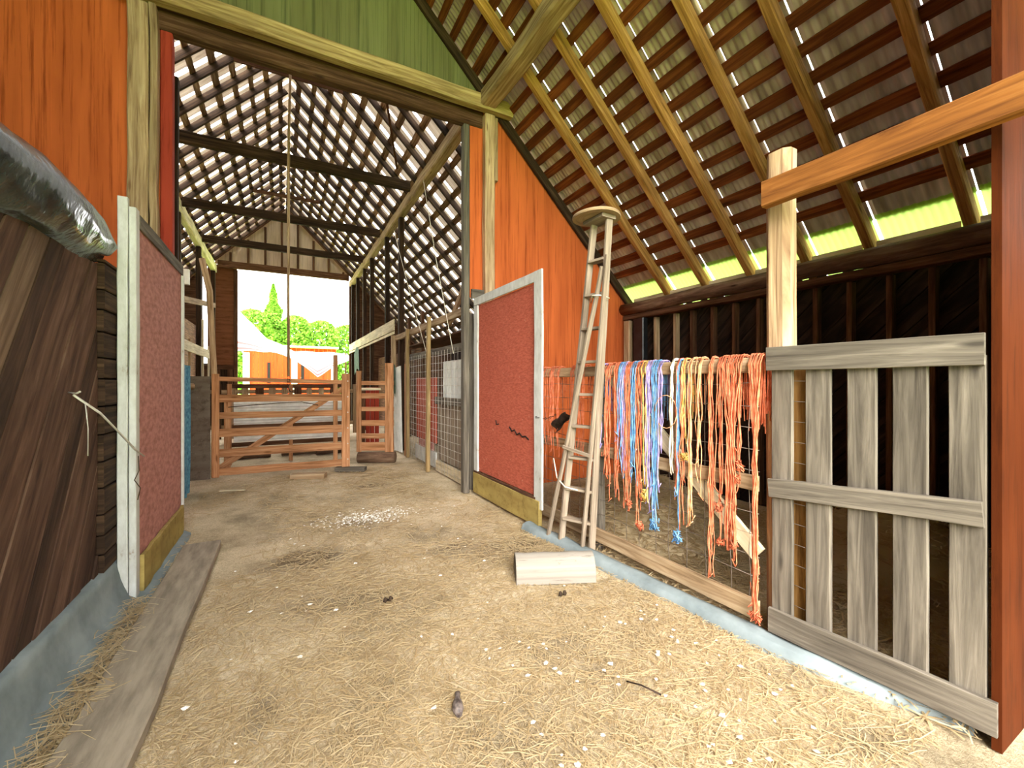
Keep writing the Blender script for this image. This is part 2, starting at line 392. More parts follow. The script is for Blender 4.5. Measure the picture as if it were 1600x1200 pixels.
mb.grid(cf, 120, 15, smooth=True); obj('trim_1', mb, 'concrete', kind='structure')

# gable wall: orange plywood right and left of the doorway, green siding above the beam
mb = MB()
mb.poly([(2.465, GY, 0), (5.24, GY, 0), (5.24, GY, H+6.6-5.24), (2.465, GY, H+6.6-2.465)], (0, 1, 0), .03)
obj('wall_gable_right', mb, 'orange', kind='structure')
mb = MB()
mb.poly([(-4.85, GY, 0), (-1.085, GY, 0), (-1.085, GY, H+3.87), (-1.3, GY, H+6.3-1.3), (-4.85, GY, H+6.3-4.85)], (0, 1, 0), .03)
for x in (-1.9, -2.42, -3.1): mb.box(x, x+.02, GY-.006, GY, .1, H+4, ch=.001)
obj('wall_gable_left', mb, 'orange', kind='structure')
mb = MB()
y = GY-.02
xs = []; x = -1.28
while x < 2.55: xs.append(x); x += .0245
for i, x in enumerate(xs):
    top = lambda q: H+min(6.6-q, 6.3+q)
    x2 = min(x+.0245, 2.55); dp = .006 if i % 2 else 0
    if i % 12 == 0: dp = .014
    mb.poly([(x, y+dp, H+3.88), (x2, y+dp, H+3.88), (x2, y+dp, top(x2)), (x, y+dp, top(x))], (0, 1, 0), .02)
obj('wall_gable_top', mb, 'green', kind='structure')

# right outer wall (diagonal boards behind studs)
mb = MB(); WX = 5.27; k = -2.5
while k < 18:
    zt = 2.72
    a = (WX, k+zt*1.05, -.1); b = (WX, k, zt-.04)
    if k > -2.2: mb.board(a, b, .165, .02, (1, 0, 0), jit=.004)
    k += .25
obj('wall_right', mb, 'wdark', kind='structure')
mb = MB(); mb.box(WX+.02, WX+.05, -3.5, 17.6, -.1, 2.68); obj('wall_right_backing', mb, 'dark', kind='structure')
mb = MB(); mb.box(-4.9, -4.85, -3.5, 17.6, -.1, 2.75); obj('wall_far_left', mb, 'dark', kind='structure')
# front wall: the rust-coloured sheet beside the entrance on the right, its twin on the left
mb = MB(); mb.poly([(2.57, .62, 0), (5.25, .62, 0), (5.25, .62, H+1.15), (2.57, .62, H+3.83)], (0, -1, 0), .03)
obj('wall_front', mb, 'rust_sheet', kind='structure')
mb = MB(); mb.poly([(-4.85, .58, 0), (-1.15, .58, 0), (-1.15, .58, H+4.9), (-4.85, .58, H+1.3)], (0, -1, 0), .03)
obj('wall_front_left', mb, 'rust_sheet', kind='structure')
# back wall
mb = MB()
mb.use('ply'); mb.box(-2.2, -1.36, BY, BY+.03, 2.15, H+4.08, ch=.001)
mb.use('brown'); mb.poly([(-4.85, BY+.01, 0), (-2.34, BY+.01, 0), (-2.34, BY+.01, H+3.95), (-4.85, BY+.01, H+1.45)], (0, 1, 0), .03); mb.poly([(2.4, BY+.01, 0), (5.2, BY+.01, 0), (5.2, BY+.01, H+1.4), (2.4, BY+.01, H+4.15)], (0, 1, 0), .03)
mb.use('brown')
mb.box(-2.35, -1.36, BY-.03, BY+.05, 2.0, 2.14)
for x in (-2.32, -2.0, -1.64): mb.box(x, x+.16 if x > -2.3 else x+.12, BY, BY+.03, 0, 2.0)
mb.use('dark'); mb.box(-2.4, -1.36, BY+.08, BY+.1, -.1, 2.2, ch=.001)
mb.use('brown')
mb.box(-1.46, -1.34, BY-.04, BY+.06, 0, H+3.94)
mb.use('brown'); mb.box(2.3, 2.44, BY-.04, BY+.06, 0, H+3.94)
obj('wall_back', mb, kind='structure')
mb = MB(); mb.use('tan_metal')
x = -2.0
while x < 2.3:
    x2 = min(x+.04, 2.3); dp = .008*(int(round(x/.04)) % 3 == 0)
    t = lambda q: H+min(6.58-q, 6.28+q)
    mb.poly([(x, BY+.06+dp, H+4.1), (x2, BY+.06+dp, H+4.1), (x2, BY+.06+dp, t(x2)), (x, BY+.06+dp, t(x))], (0, 1, 0), .01); x = x2
obj('wall_back_gable', mb, kind='structure')
mb = MB(); mb.box(-1.9, 2.28, BY-.16, BY-.045, H+3.96, H+4.2, seg=6, jit=.01)
obj('back_header', mb, 'brown', label='brown header beam over the bright back doorway', cat='beam')
for i in range(8):
    x = -1.55+.52*i; t = H+min(6.4-x, 6.1+x)
    mb = MB(); mb.box(x-.035, x+.035, BY-.04, BY+.05, H+4.21, t-.02)
    obj('gable_stud', mb, 'brown', label='brown upright in the beige gable over the back doorway, %s from the left' % ordw(i+1), cat='stud', group='studs in the far gable')

# ================================================================ ROOF
FR = [.80, 1.36, 2.07, 2.65, 3.29, 3.94, 4.60]       # rafters over the front pens
BR = [6.12+.62*i for i in range(19)]                 # rafters over the long aisle
def rafter(side, y, mat, w=.085, d=.12, dst=None, jit=.006):
    P = RP if side > 0 else LP
    x_e = (5.33 if y < 5 else 5.48) if side > 0 else -5.2
    a = P(RX+.02*side, d/2+.005, y); b = P(x_e, d/2+.005, y)
    mb = MB(); n = (S2*side, 0, S2)
    mb.board(a, b, w, d, n, seg=14, jit=jit); return mb
for i, y in enumerate(reversed(FR)):
    obj('rafter', rafter(1, y, 'raft'), 'raft', label='golden pole rafter of the front right roof slope, %s out from the red gable wall' % ordw(i+1), cat='rafter', group='front right rafters')
mb = rafter(1, 5.455, 'grey', .06, .12); obj('rafter', mb, 'dark', label='old dark rafter lying along the top edge of the orange gable wall', cat='rafter')
for i, y in enumerate(reversed(FR)):
    obj('rafter', rafter(-1, y, 'raft'), 'raft', label='golden pole rafter of the front left roof slope, %s out from the red gable wall' % ordw(i+1), cat='rafter', group='front left rafters')
for side, nm in ((1, 'right'), (-1, 'left')):
    for i, y in enumerate(BR):
        obj('rafter', rafter(side, y, 'dark', .048, .11), 'dark', label='dark rafter of the long aisle roof, %s slope, %s behind the light doorway beam' % (nm, ordw(i+1)), cat='rafter', group='aisle rafters, %s slope' % nm)
# laths run across the rafters
def laths(side, y0, y1, pitch, w, mat, grp, txt, d, start=.12):
    P = RP if side > 0 else LP; n = (S2*side, 0, S2)
    s = start; i = 0
    while True:
        x = RX+side*(s*S2)
        if (side > 0 and x > (4.88 if y0 < 5 else 5.3)) or (side < 0 and x < -5.15): break
        i += 1
        ww = w*R.uniform(.85, 1.12)
        mb = MB(); off = d+.012
        mb.board(P(x, off, y0), P(x, off, y1), ww, .022, n, seg=max(2, int((y1-y0)/.5)), jit=.006)
        m = mat
        obj('roof_lath', mb, m, label='%s, %s down from the ridge' % (txt, ordw(i)), cat='lath', group=grp)
        s += pitch*R.uniform(.93, 1.07)
laths(1, .66, 5.47, .236, .112, 'lath', 'laths of the front right slope', 'red-brown lath nailed over the golden front right rafters', .125)
laths(-1, .66, 5.47, .236, .112, 'lath', 'laths of the front left slope', 'red-brown lath nailed over the front left rafters', .125)
laths(1, 5.55, BY+.1, .37, .12, 'lath2', 'laths of the aisle roof, right slope', 'lath across the dark aisle rafters on the right slope', .115)
laths(-1, 5.55, BY+.1, .37, .12, 'lath2', 'laths of the aisle roof, left slope', 'lath across the dark aisle rafters on the left slope', .115)
# corrugated metal sheets, one per bay, with the daylight slots between them
def sheet(side, y0, y1, off, x_end, pitch=.06, amp=.008, seg=3, x0=None):
    P = RP if side > 0 else LP; mb = MB()
    n_ = max(4, int((y1-y0)/pitch*4))
    def fn(u, v):
        y = y0+(y1-y0)*u
        xs_ = RX-side*(off*S2-.012) if x0 is None else x0; x = xs_+(x_end-xs_)*v
        return P(x, off+amp*math.sin(2*math.pi*y/pitch)+(noise.noise(Vector((x*2, y0*9, 2)))*.006), y)
    mb.grid(fn, n_, seg, 1, 1, smooth=True); return mb
def sheets(side, ys, off, gap, txt, grp, gpos='far'):
    xe = (4.97 if 'front' in grp else 5.56) if side > 0 else -5.3
    for i in range(len(ys)-1):
        a, b = ys[i], ys[i+1]
        mb = sheet(side, a, b-gap, off, xe, seg=8)
        obj('roof_sheet', mb, 'metal' if 'front' in grp else 'metal2', label='%s, %s bay from the front' % (txt, ordw(i+1)), cat='roof sheet', group=grp)
fy = [-3.5, -2.5, -1.5, -.5, .745, 1.305, 2.015, 2.595, 3.235, 3.885, 4.545, 5.5]  # bays behind the viewer are unseen, added to darken the near roof
for s_, nm in ((1, 'right'), (-1, 'left')):
    sheets(s_, fy, .125+.024+.02, .009, 'corrugated metal sheet on the front %s roof slope' % nm, 'front roof sheets, %s slope' % nm)
    if s_ > 0:
        for i in range(4, len(fy)-1):
            obj('eave_glow_strip', sheet(1, fy[i]+.004, fy[i+1]-.02, .155, 5.52, seg=3, x0=4.93), 'eave', label='added translucent strip giving the right eave its green glow, %s bay from the front' % ordw(i-3), cat='roof sheet', group='added eave glow strips')  # added translucent strips that brighten the eave slot and its boards
    by = [5.5]+[y-.035 for y in BR]+[BY+.15]
    sheets(s_, by, .115+.024+.02, .09, 'corrugated metal sheet on the long aisle roof, %s slope' % nm, 'aisle roof sheets, %s slope' % nm)

# purlins, ties and the big doorway beam
mb = MB(); mb.box(-1.45, 2.86, GY-.22, GY-.09, H+3.74, H+3.93, seg=10, jit=.006)
obj('doorway_beam', mb, 'raw', label='light pine beam across the tall doorway under the green gable', cat='beam')
mb = MB(); mb.box(-1.3, 2.475, GY-.03, GY+.1, H+3.58, H+3.86, seg=6, jit=.004)
obj('doorway_beam', mb, 'brown', label='dark brown board behind and below the light doorway beam', cat='beam')
mb = MB(); mb.box(2.37, 2.6, .64, GY-.23, H+3.76, H+3.97, seg=12, jit=.012)
obj('purlin', mb, 'tan', label='thick squared purlin running over the viewer from the doorway beam end', cat='purlin')
mb = MB(); mb.box(2.3, 2.47, GY+.12, BY-.1, H+3.76, H+3.97, seg=26, jit=.01)
obj('purlin', mb, 'tan', label='pale rough purlin along the right side of the aisle, resting on the dark posts', cat='purlin')
mb = MB(); mb.box(-2.08, -1.93, GY+.12, BY-.1, H+3.76, H+4.02, seg=26, jit=.012)
obj('purlin', mb, 'cream', label='pale purlin along the left side of the aisle, behind the left doorpost', cat='purlin')
for i, y in enumerate((8.64, 11.7, 14.4)):
    mb = MB(); mb.box(-1.92, 2.29, y-.04, y+.04, H+3.9, H+4.1, seg=8, jit=.006)
    obj('tie_beam', mb, 'dark', label='dark tie beam across the aisle roof, %s of three from the front' % ORD[i], cat='beam', group='aisle tie beams')
    mb = MB(); yc = (8.6, 11.7, 14.18)[i]-.045; mb.board((RX-.86, yc, H+5.47), (RX+.86, yc, H+5.47), .1, .03, (0, 1, 0))
    obj('collar_tie', mb, 'brown', label='short collar board near the ridge above the %s tie beam' % ORD[i], cat='beam', group='collar boards')
mb = MB(); mb.board((1.55, 7.3, H+4.7), (1.95, 8.3, H+4.15), .07, .04, (1, 0, 0)); obj('brace', mb, 'brown', label='thin slanting brace hanging from the right slope near the first tie beam', cat='brace')
mb = MB(); mb.box(RX-.016, RX+.016, .66, BY, H+6.1, H+6.38, seg=8); obj('ridge_board', mb, 'dark', label='dark ridge board along the peak of the roof', cat='board')
# right eave: log plate, board under it, blocking between rafters
mb = MB(); pts = [(5.08+R.uniform(-.012, .012), y, H+1.245+R.uniform(-.008, .008)) for y in [.6+.49*i for i in range(11)]]
mb.tube(pts, .095, 12, .04); obj('log_plate', mb, 'log', label='round log wall plate under the daylight slot of the right eave', cat='log')
mb = MB(); mb.box(5.05, 5.19, .6, 5.46, H+1.06, H+1.14, seg=8, jit=.004); obj('plate_board', mb, 'brown', label='flat brown board under the round log plate', cat='board')
ys = [.6]+[v for y in FR for v in (y-.05, y+.05)]+[5.3]
for i in range(0, len(ys)-1, 2):
    if ys[i+1]-ys[i] < .12: continue
    mb = MB(); mb.box(5.13, 5.155, ys[i]+.01, ys[i+1]-.01, H+1.34, H+1.40)
    obj('eave_board', mb, 'cream', label='pale strip of board on the log plate under the right eave, %s from the front' % ordw(i//2+1), cat='board', group='eave strips')
# studs of the right wall
sy = [.98, 1.29, 1.61, 1.92, 2.25, 2.57, 2.89, 3.21, 3.53, 3.85, 4.18, 4.48, 4.86]
for i, y in enumerate(sy):
    mb = MB(); wd = .05; mb.box(5.15, 5.24, y-wd/2, y+wd/2, .02, H+1.05, seg=3, jit=.003)
    obj('wall_stud', mb, 'tan' if i in (11, 12) else 'brown', label='upright stud of the dark right wall below the log plate, %s from the front' % ordw(i+1), cat='stud', group='right wall studs')
mb = MB(); mb.box(5.05, 5.14, 5.32, 5.45, 0, H+1.05); obj('corner_post', mb, 'tan', label='weathered post in the corner of the orange wall and the dark right wall', cat='post')
mb = MB(); mb.box(5.02, 5.13, 4.98, 5.2, .0, H+1.05); obj('corner_post', mb, 'black', label='black post beside the weathered corner post at the right wall', cat='post')

# ================================================================ DOORWAY POSTS
mb = MB(); mb.box(-1.31, -1.15, GY-.12, GY-.02, 0, H+3.73, seg=14, jit=.006)
obj('door_post', mb, 'post', label='pale knotty post left of the tall doorway, in front of the orange wall', cat='post')
mb = MB(); mb.box(-1.145, -1.085, GY-.14, GY-.02, 0, H+3.73, seg=20, jit=.01)
obj('door_post', mb, 'tan', label='narrow bark-edged stud fixed to the right of the pale left doorpost', cat='post')
mb = MB(); mb.box(-1.08, -.98, GY-.02, GY+.1, 0, H+3.57); obj('door_jamb', mb, 'jamb', label='dark red jamb board on the left side of the tall doorway', cat='jamb')
mb = MB(); mb.box(2.47, 2.62, GY-.14, GY-.02, 0, H+3.73, seg=14, jit=.007)
obj('door_post', mb, 'post', label='pale split post right of the tall doorway, under the beam end', cat='post')
mb = MB(); mb.box(2.63, 2.68, GY-.1, GY-.02, H+2.85, H+3.73); obj('post_strip', mb, 'post', label='short pale strip nailed to the right side of the right doorpost', cat='board')
mb = MB(); mb.box(2.29, 2.46, GY-.01, GY+.02, H+1.2, H+3.57); obj('door_jamb', mb, 'orange', label='narrow orange plywood strip between doorway and right doorpost', cat='jamb')
mb = MB(); mb.box(2.2, 2.285, GY-.02, GY+.1, 0, H+3.57, seg=10, jit=.004); obj('door_post', mb, 'grey', label='weathered edge stud on the right side of the tall doorway', cat='post')
mb = MB(); mb.box(2.29, 2.47, GY-.09, GY-.05, H+1.17, H+1.3); obj('post_block', mb, 'grey', label='grey block nailed across the right doorpost above the door top', cat='board')

# ================================================================ BIG DOORS
t = thing('barn_door', (2.33, 4.6, 0), 'tall bright red barn door with white frame, folded open on the right', 'door')
mb = MB(); mb.box(2.345, 2.375, 3.83, 5.36, .33, 2.56); obj('door_sheet', mb, 'doorred', t, label='red sheet with a cracked gouge')
mb = MB(); mb.box(2.318, 2.342, 3.68, 3.83, .22, 2.67, seg=8, jit=.003); obj('frame_stile', mb, 'wornwhite', t)
mb = MB(); mb.box(2.318, 2.342, 5.3, 5.42, .3, 2.56, seg=8, jit=.003); obj('frame_stile', mb, 'wornwhite', t)
mb = MB(); mb.box(2.318, 2.342, 3.835, 5.42, 2.565, 2.67, seg=8, jit=.003); obj('frame_rail', mb, 'wornwhite', t)
mb = MB(); mb.box(2.305, 2.345, 3.72, 5.42, .03, .3, seg=10, jit=.006); obj('bottom_board', mb, 'yellowb', t, label='mossy yellow bottom board')
mb = MB(); mb.box(2.312, 2.345, 3.8, 5.4, .29, .325, seg=6, jit=.004); obj('drip_strip', mb, 'brown', t)
mb = MB()      # the torn gouge in the sheet
pts = [(2.342, y, z) for y, z in ((4.78, 1.05), (4.76, 1.0), (4.7, 1.01), (4.62, 1.02), (4.42, 1.0), (4.36, .955), (4.3, .975), (4.24, .93), (4.18, .95), (4.12, .915), (4.05, .93), (3.98, .90))]
mb.tube(pts[:3], .008, 5, .3); mb.tube(pts[4:], .009, 5, .35); obj('gouge', mb, 'window', t)
t = thing('barn_door', (-.93, 4.7, 0), 'faded pink-red barn door with white edge boards, folded open on the left', 'door')
mb = MB(); mb.box(-.935, -.895, 3.93, 5.42, .1, 2.66); obj('door_sheet', mb, 'doorpink', t, label='faded pinkish red sheet')
mb = MB(); mb.box(-.985, -.93, 3.83, 3.875, .02, 2.78, seg=10, jit=.002); obj('frame_stile', mb, 'wornwhite', t)
mb = MB(); mb.box(-.925, -.885, 3.84, 3.925, .02, 2.72, seg=10, jit=.002); obj('frame_stile', mb, 'wornwhite', t)
mb = MB(); mb.box(-.893, -.88, 3.93, 5.42, 2.6, 2.7, seg=5, jit=.003); obj('frame_rail', mb, 'grey', t)
mb = MB(); mb.box(-.893, -.87, 5.38, 5.42, .25, 2.59); obj('frame_stile', mb, 'wornwhite', t)
mb = MB(); mb.box(-.893, -.865, 3.95, 5.42, .02, .28, seg=10, jit=.008); obj('bottom_board', mb, 'yellowb', t, label='crumbling yellow bottom board')
# tarp roll over the left wall
mb = MB()
def tf(u, v):
    y = -1.2+4.92*u; an = math.pi*1.75*v-math.pi*.55
    cr_ = .5+.5*math.sin(y*7+an*2)
    rr = .13+.035*noise.noise(Vector((y*1.6, an*1.0, 4)))+.012*noise.noise(Vector((y*4+an*2, an*2.2, 4)))
    rr *= 1-.45*max(0, (u-.9)/.1)**2
    cz = 2.415-.03*math.sin((y+1.2)/5*math.pi)
    return (-1.02+rr*math.cos(an)*.9, y, cz+rr*math.sin(an)*1.15-(0 if v > .03 else .04))
mb.grid(tf, 140, 26, 1, 1); obj('tarp_roll', mb, 'tarp', label='crumpled black tarp rolled along the top of the dark plank wall', cat='tarp')
mb = MB(); mb.tube([(-.98, 3.13, 1.44), (-.92, 3.3, 1.33), (-.88, 3.5, 1.19), (-.85, 3.66, 1.07), (-.84, 3.83, 1.0)], .006, 5, .3)
mb.tube([(-.99, 3.1, 1.455), (-.95, 3.07, 1.45), (-.93, 3.05, 1.46)], .005, 5)
mb.tube([(-.955, 3.2, 1.40), (-.955, 3.24, 1.25), (-.95, 3.22, 1.1)], .003, 4)
obj('tie_wire', mb, 'wirel', label='cobwebbed tie wire stretched from a nail in the plank wall to the left door', cat='wire')
mb = MB(); mb.tube([(-.878, 3.86, 1.0), (-.87, 3.84, .9), (-.89, 3.82, .84), (-.86, 3.83, .78), (-.875, 3.83, .7)], .003, 4)
obj('string', mb, 'cord', label='dark string dangling from the white edge of the left door', cat='string')
# ================================================================ FLOOR THINGS
mb = MB(); mb.board((-.655, .2, .035), (-.635, 4.75, .035), .28, .06, (0, 0, 1), seg=14, jit=.006)
obj('floor_plank', mb, 'dusty', label='long thick dusty grey plank lying on the floor along the left wall', cat='plank')
mb = MB()
def logf(u, v):
    a = math.pi*v*1.0; L = Vector((1.585, 2.9, 0)); E = Vector((2.14, 2.66, 0)); p = L.lerp(E, u); d = (E-L).normalized(); nrm = Vector((-d.y, d.x, 0))
    rr = .118+.006*noise.noise(Vector((u*6, v*4, 2)))
    return p+nrm*(math.cos(a)*rr)+Vector((0, 0, math.sin(a)*rr*1.35+.035))
mb.use('peel'); mb.grid(logf, 16, 14)
# lower straight sides and ends
L = Vector((1.585, 2.9, 0)); E = Vector((2.14, 2.66, 0)); d = (E-L).normalized(); nr = Vector((-d.y, d.x, 0))
mb.use('peel'); mb.board(L+Vector((0, 0, .02)), E+Vector((0, 0, .02)), .236, .05, (0, 0, 1), ch=.006)
for p, sgn in ((L, -1), (E, 1)):
    mb.use('grey'); b0 = len(mb.v); ring = [p+nr*(math.cos(math.pi*k/12)*.117)+Vector((0, 0, math.sin(math.pi*k/12)*.156+.035)) for k in range(13)]
    mb.v += [q+d*sgn*.001 for q in ring]; idx = list(range(b0, b0+13)); mb.face(tuple(idx if sgn > 0 else idx[::-1]), [(q.z, q.x*3) for q in ring])
obj('wood_log', mb, label='short half-round log with peeling white paint lying in front of the ladder', cat='log')
mb = MB()
yy = [.2, .8, 1.4, 1.8, 2.3, 2.8, 3.3, 3.8]
def curb(u, v):
    y = .68+3.2*u; x0 = 2.30+.02*noise.noise(Vector((y*2, 0, 7)))+.085*(2.9-y)+(.22*(1.3-y) if y < 1.3 else 0); x1 = x0+.10
    zt = .055+.012*noise.noise(Vector((y*4, v*3, 1)))
    pr = [(x0-.03, -.03), (x0, zt*.8), (x0+.04, zt), (x1, zt), (x1+.01, -.02)]
    f = v*4; i = min(int(f), 3); f -= i
    return (pr[i][0]*(1-f)+pr[i+1][0]*f, y, pr[i][1]*(1-f)+pr[i+1][1]*f)
mb.grid(curb, 80, 8); obj('trim_2', mb, 'concrete', kind='structure')

mb = MB(); mb.poly([(2.6, -3.5, 0), (5.25, -3.5, 0), (5.25, -3.5, H+1.2), (2.6, -3.5, H+3.85)], (0, -1, 0), .03)  # unseen wall behind the viewer, added to keep sun off the picket gate
obj('wall_sun_block', mb, 'brown', kind='structure')
mb = rafter(1, 17.52, 'brown', .06, .11); obj('rafter', mb, 'brown', label='brown rafter along the right edge of the beige far gable', cat='rafter')
mb = rafter(-1, 17.52, 'brown', .06, .11); obj('rafter', mb, 'brown', label='brown rafter along the left edge of the beige far gable', cat='rafter')
# ================================================================ PICKET GATE AND TWINE FENCE (right)
FX = 2.50
t = thing('picket_gate', (FX, 1.05, 0), 'weathered grey gate of five wide pickets at the right edge', 'gate')
pk = [(.66, .80), (.845, .955), (1.02, 1.115), (1.185, 1.285), (1.365, 1.475)]
pk = [(.635, .75), (.815, .94), (1.0, 1.12), (1.19, 1.31), (1.375, 1.488)]
def gx(y): return FX+.015+(1.49-y)*.07
for i, (a, b) in enumerate(pk):
    mb = MB(); m_ = gx((a+b)/2); mb.box(m_+.0, m_+.025, a, b, .13, 1.62, seg=6, jit=.003); obj('picket', mb, 'grey', t)
mb = MB(); mb.board((gx(.635)-.018, .635, 1.645), (gx(1.5)-.018, 1.5, 1.645), .026, .135, (0, 0, 1), seg=5, jit=.002); obj('top_rail', mb, 'grey', t)
mb = MB(); mb.board((gx(1.49)-.016, 1.49, .90), (gx(.64)-.016, .64, .96), .105, .024, (1, .07, 0), seg=5, jit=.002); obj('middle_rail', mb, 'grey', t)
mb = MB(); mb.board((gx(.6)-.018, .6, .135), (gx(1.49)-.018, 1.49, .135), .026, .14, (0, 0, 1), seg=5, jit=.003); obj('bottom_rail', mb, 'grey', t)
mb = MB(); mb.tube([(2.65, 1.47, 0), (2.655, 1.475, 1.3), (2.65, 1.47, 1.8), (2.66, 1.475, 2.3), (2.65, 1.47, 2.86)], .07, 10, .03, rs=[.078, .07, .075, .07, .072])
mb2 = MB(); mb2.box(2.565, 2.685, 1.42, 1.56, 0, 2.87, seg=10, jit=.008, ch=.03)
obj('gate_post', mb2, 'post', label='pale hewn post rising behind the picket gate', cat='post')
mb = MB(); mb.board((2.47, 1.50, 2.595), (2.47, .1, 2.60), .15, .06, (1, 0, 0), seg=8, jit=.004)
obj('cross_board', mb, 'opine', label='live-edged orange pine board nailed to the gate post and running toward the viewer', cat='board')
mb = MB()
for k in range(12): 
    z = .25+k*.115; mb.tube([(2.545, 1.28, z), (2.55, 1.44, z+.003)], .0022, 4)
for y in (1.31, 1.41): mb.tube([(2.545, y, .15), (2.545, y, 1.6)], .0022, 4)
obj('wire_mesh', mb, 'wire', label='strip of rusty wire mesh on the post behind the picket gate', cat='mesh')
# fence
mb = MB(); mb.box(2.59, 2.61, 1.30, 1.415, .02, 1.58); obj('backing_board', mb, 'raft', label='narrow orange-tan board behind the wire mesh strip, between the first two pickets', cat='board')
t = thing('twine_fence', (FX, 2.7, 0), 'weathered rail and wire fence panel hung with baling twine, right of the ladder', 'fence')
mb = MB(); mb.box(FX-.02, FX+.04, 1.56, 5.3, 1.57, 1.66, seg=12, jit=.004); obj('top_rail', mb, 'tan', t)
mb = MB(); mb.box(FX-.01, FX+.02, 1.56, 5.3, .86, .95, seg=12, jit=.004); obj('middle_rail', mb, 'tan', t)
mb = MB(); mb.box(FX+.0, FX+.03, 1.56, 5.3, .08, .2, seg=12, jit=.005); obj('bottom_rail', mb, 'tan', t)
mb = MB(); mb.board((FX+.045, 2.88, 1.55), (FX+.045, 1.58, .47), .11, .025, (1, 0, 0), seg=6, jit=.003); obj('diagonal_brace', mb, 'cream', t)
mb = MB(); mb.box(FX+.05, FX+.12, 3.06, 3.14, 0, 1.6, seg=5, jit=.004); obj('fence_post', mb, 'grey', t)
mb = MB(); mb.box(FX+.05, FX+.12, 5.2, 5.28, 0, 1.6, seg=5, jit=.004); obj('fence_post', mb, 'grey', t)
mb = MB()
for k in range(11):
    z = .2+k*.13
    mb.tube([(FX+.035+R.uniform(-.006, .006), y, z+R.uniform(-.012, .012)) for y in [1.57+.31*i for i in range(13)]], .0024, 4)
for k in range(24):
    y = 1.62+k*.155+R.uniform(-.02, .02)
    mb.tube([(FX+.035+R.uniform(-.006, .006), y+R.uniform(-.01, .01), .12+.18*i) for i in range(9)], .0024, 4)
obj('wire_mesh', mb, 'wire', t)
# baling twine, hank by hank: (y along the rail, strands, spread, colours, bottom height, label)
def strand(mb, y, zb, x0, r, spread, pull=None, loop=False, back=.5):
    """one length of twine: hangs behind the rail, goes over it, hangs in front down to zb"""
    zt = 1.672+R.uniform(0, .012); pts = []
    zbk = R.uniform(1.2, 1.5) if back else 1.6
    xb = FX+.052+R.uniform(0, .01)
    yb = y+R.uniform(-.02, .02)
    pts += [(xb, yb, zbk), (xb, y, 1.6), (FX+.04, y, zt-.006), (FX+.01, y, zt), (FX-.02, y, zt-.004), (FX-.032-R.uniform(0, x0), y, 1.62)]
    L = 1.62-zb; n_ = max(5, int(L/.075)); xw = FX-.034-R.uniform(0, x0); ph = R.uniform(0, 6); a = R.uniform(.002, .008)
    yo = R.uniform(-spread, spread)
    for i in range(1, n_+1):
        f = i/n_; yy_ = y+yo*f*.6
        if pull is not None: yy_ = y+(pull-y)*min(1, f*3)*.8+yo*f*.4
        pts.append((xw-.004*math.sin(ph+i*1.3), yy_+a*math.sin(ph*2+i*1.7)+R.uniform(-.003, .003), 1.62-L*f))
    e = pts[-1]
    if R.random() < .4: pts += [(e[0]-.006, e[1]+R.uniform(-.03, .03), e[2]-.02), (e[0]-.004, e[1]+R.uniform(-.03, .03), e[2]+.02)]
    mb.tube(pts, r, 4, .1)
def knot(mb, y, z, r, x=FX-.045):
    for _ in range(5):
        c = Vector((x, y, z)); pts = [c+Vector((R.uniform(-.4, .4), R.uniform(-1, 1), R.uniform(-1, 1)))*r for _ in range(6)]
        mb.tube(pts, .0032, 4)
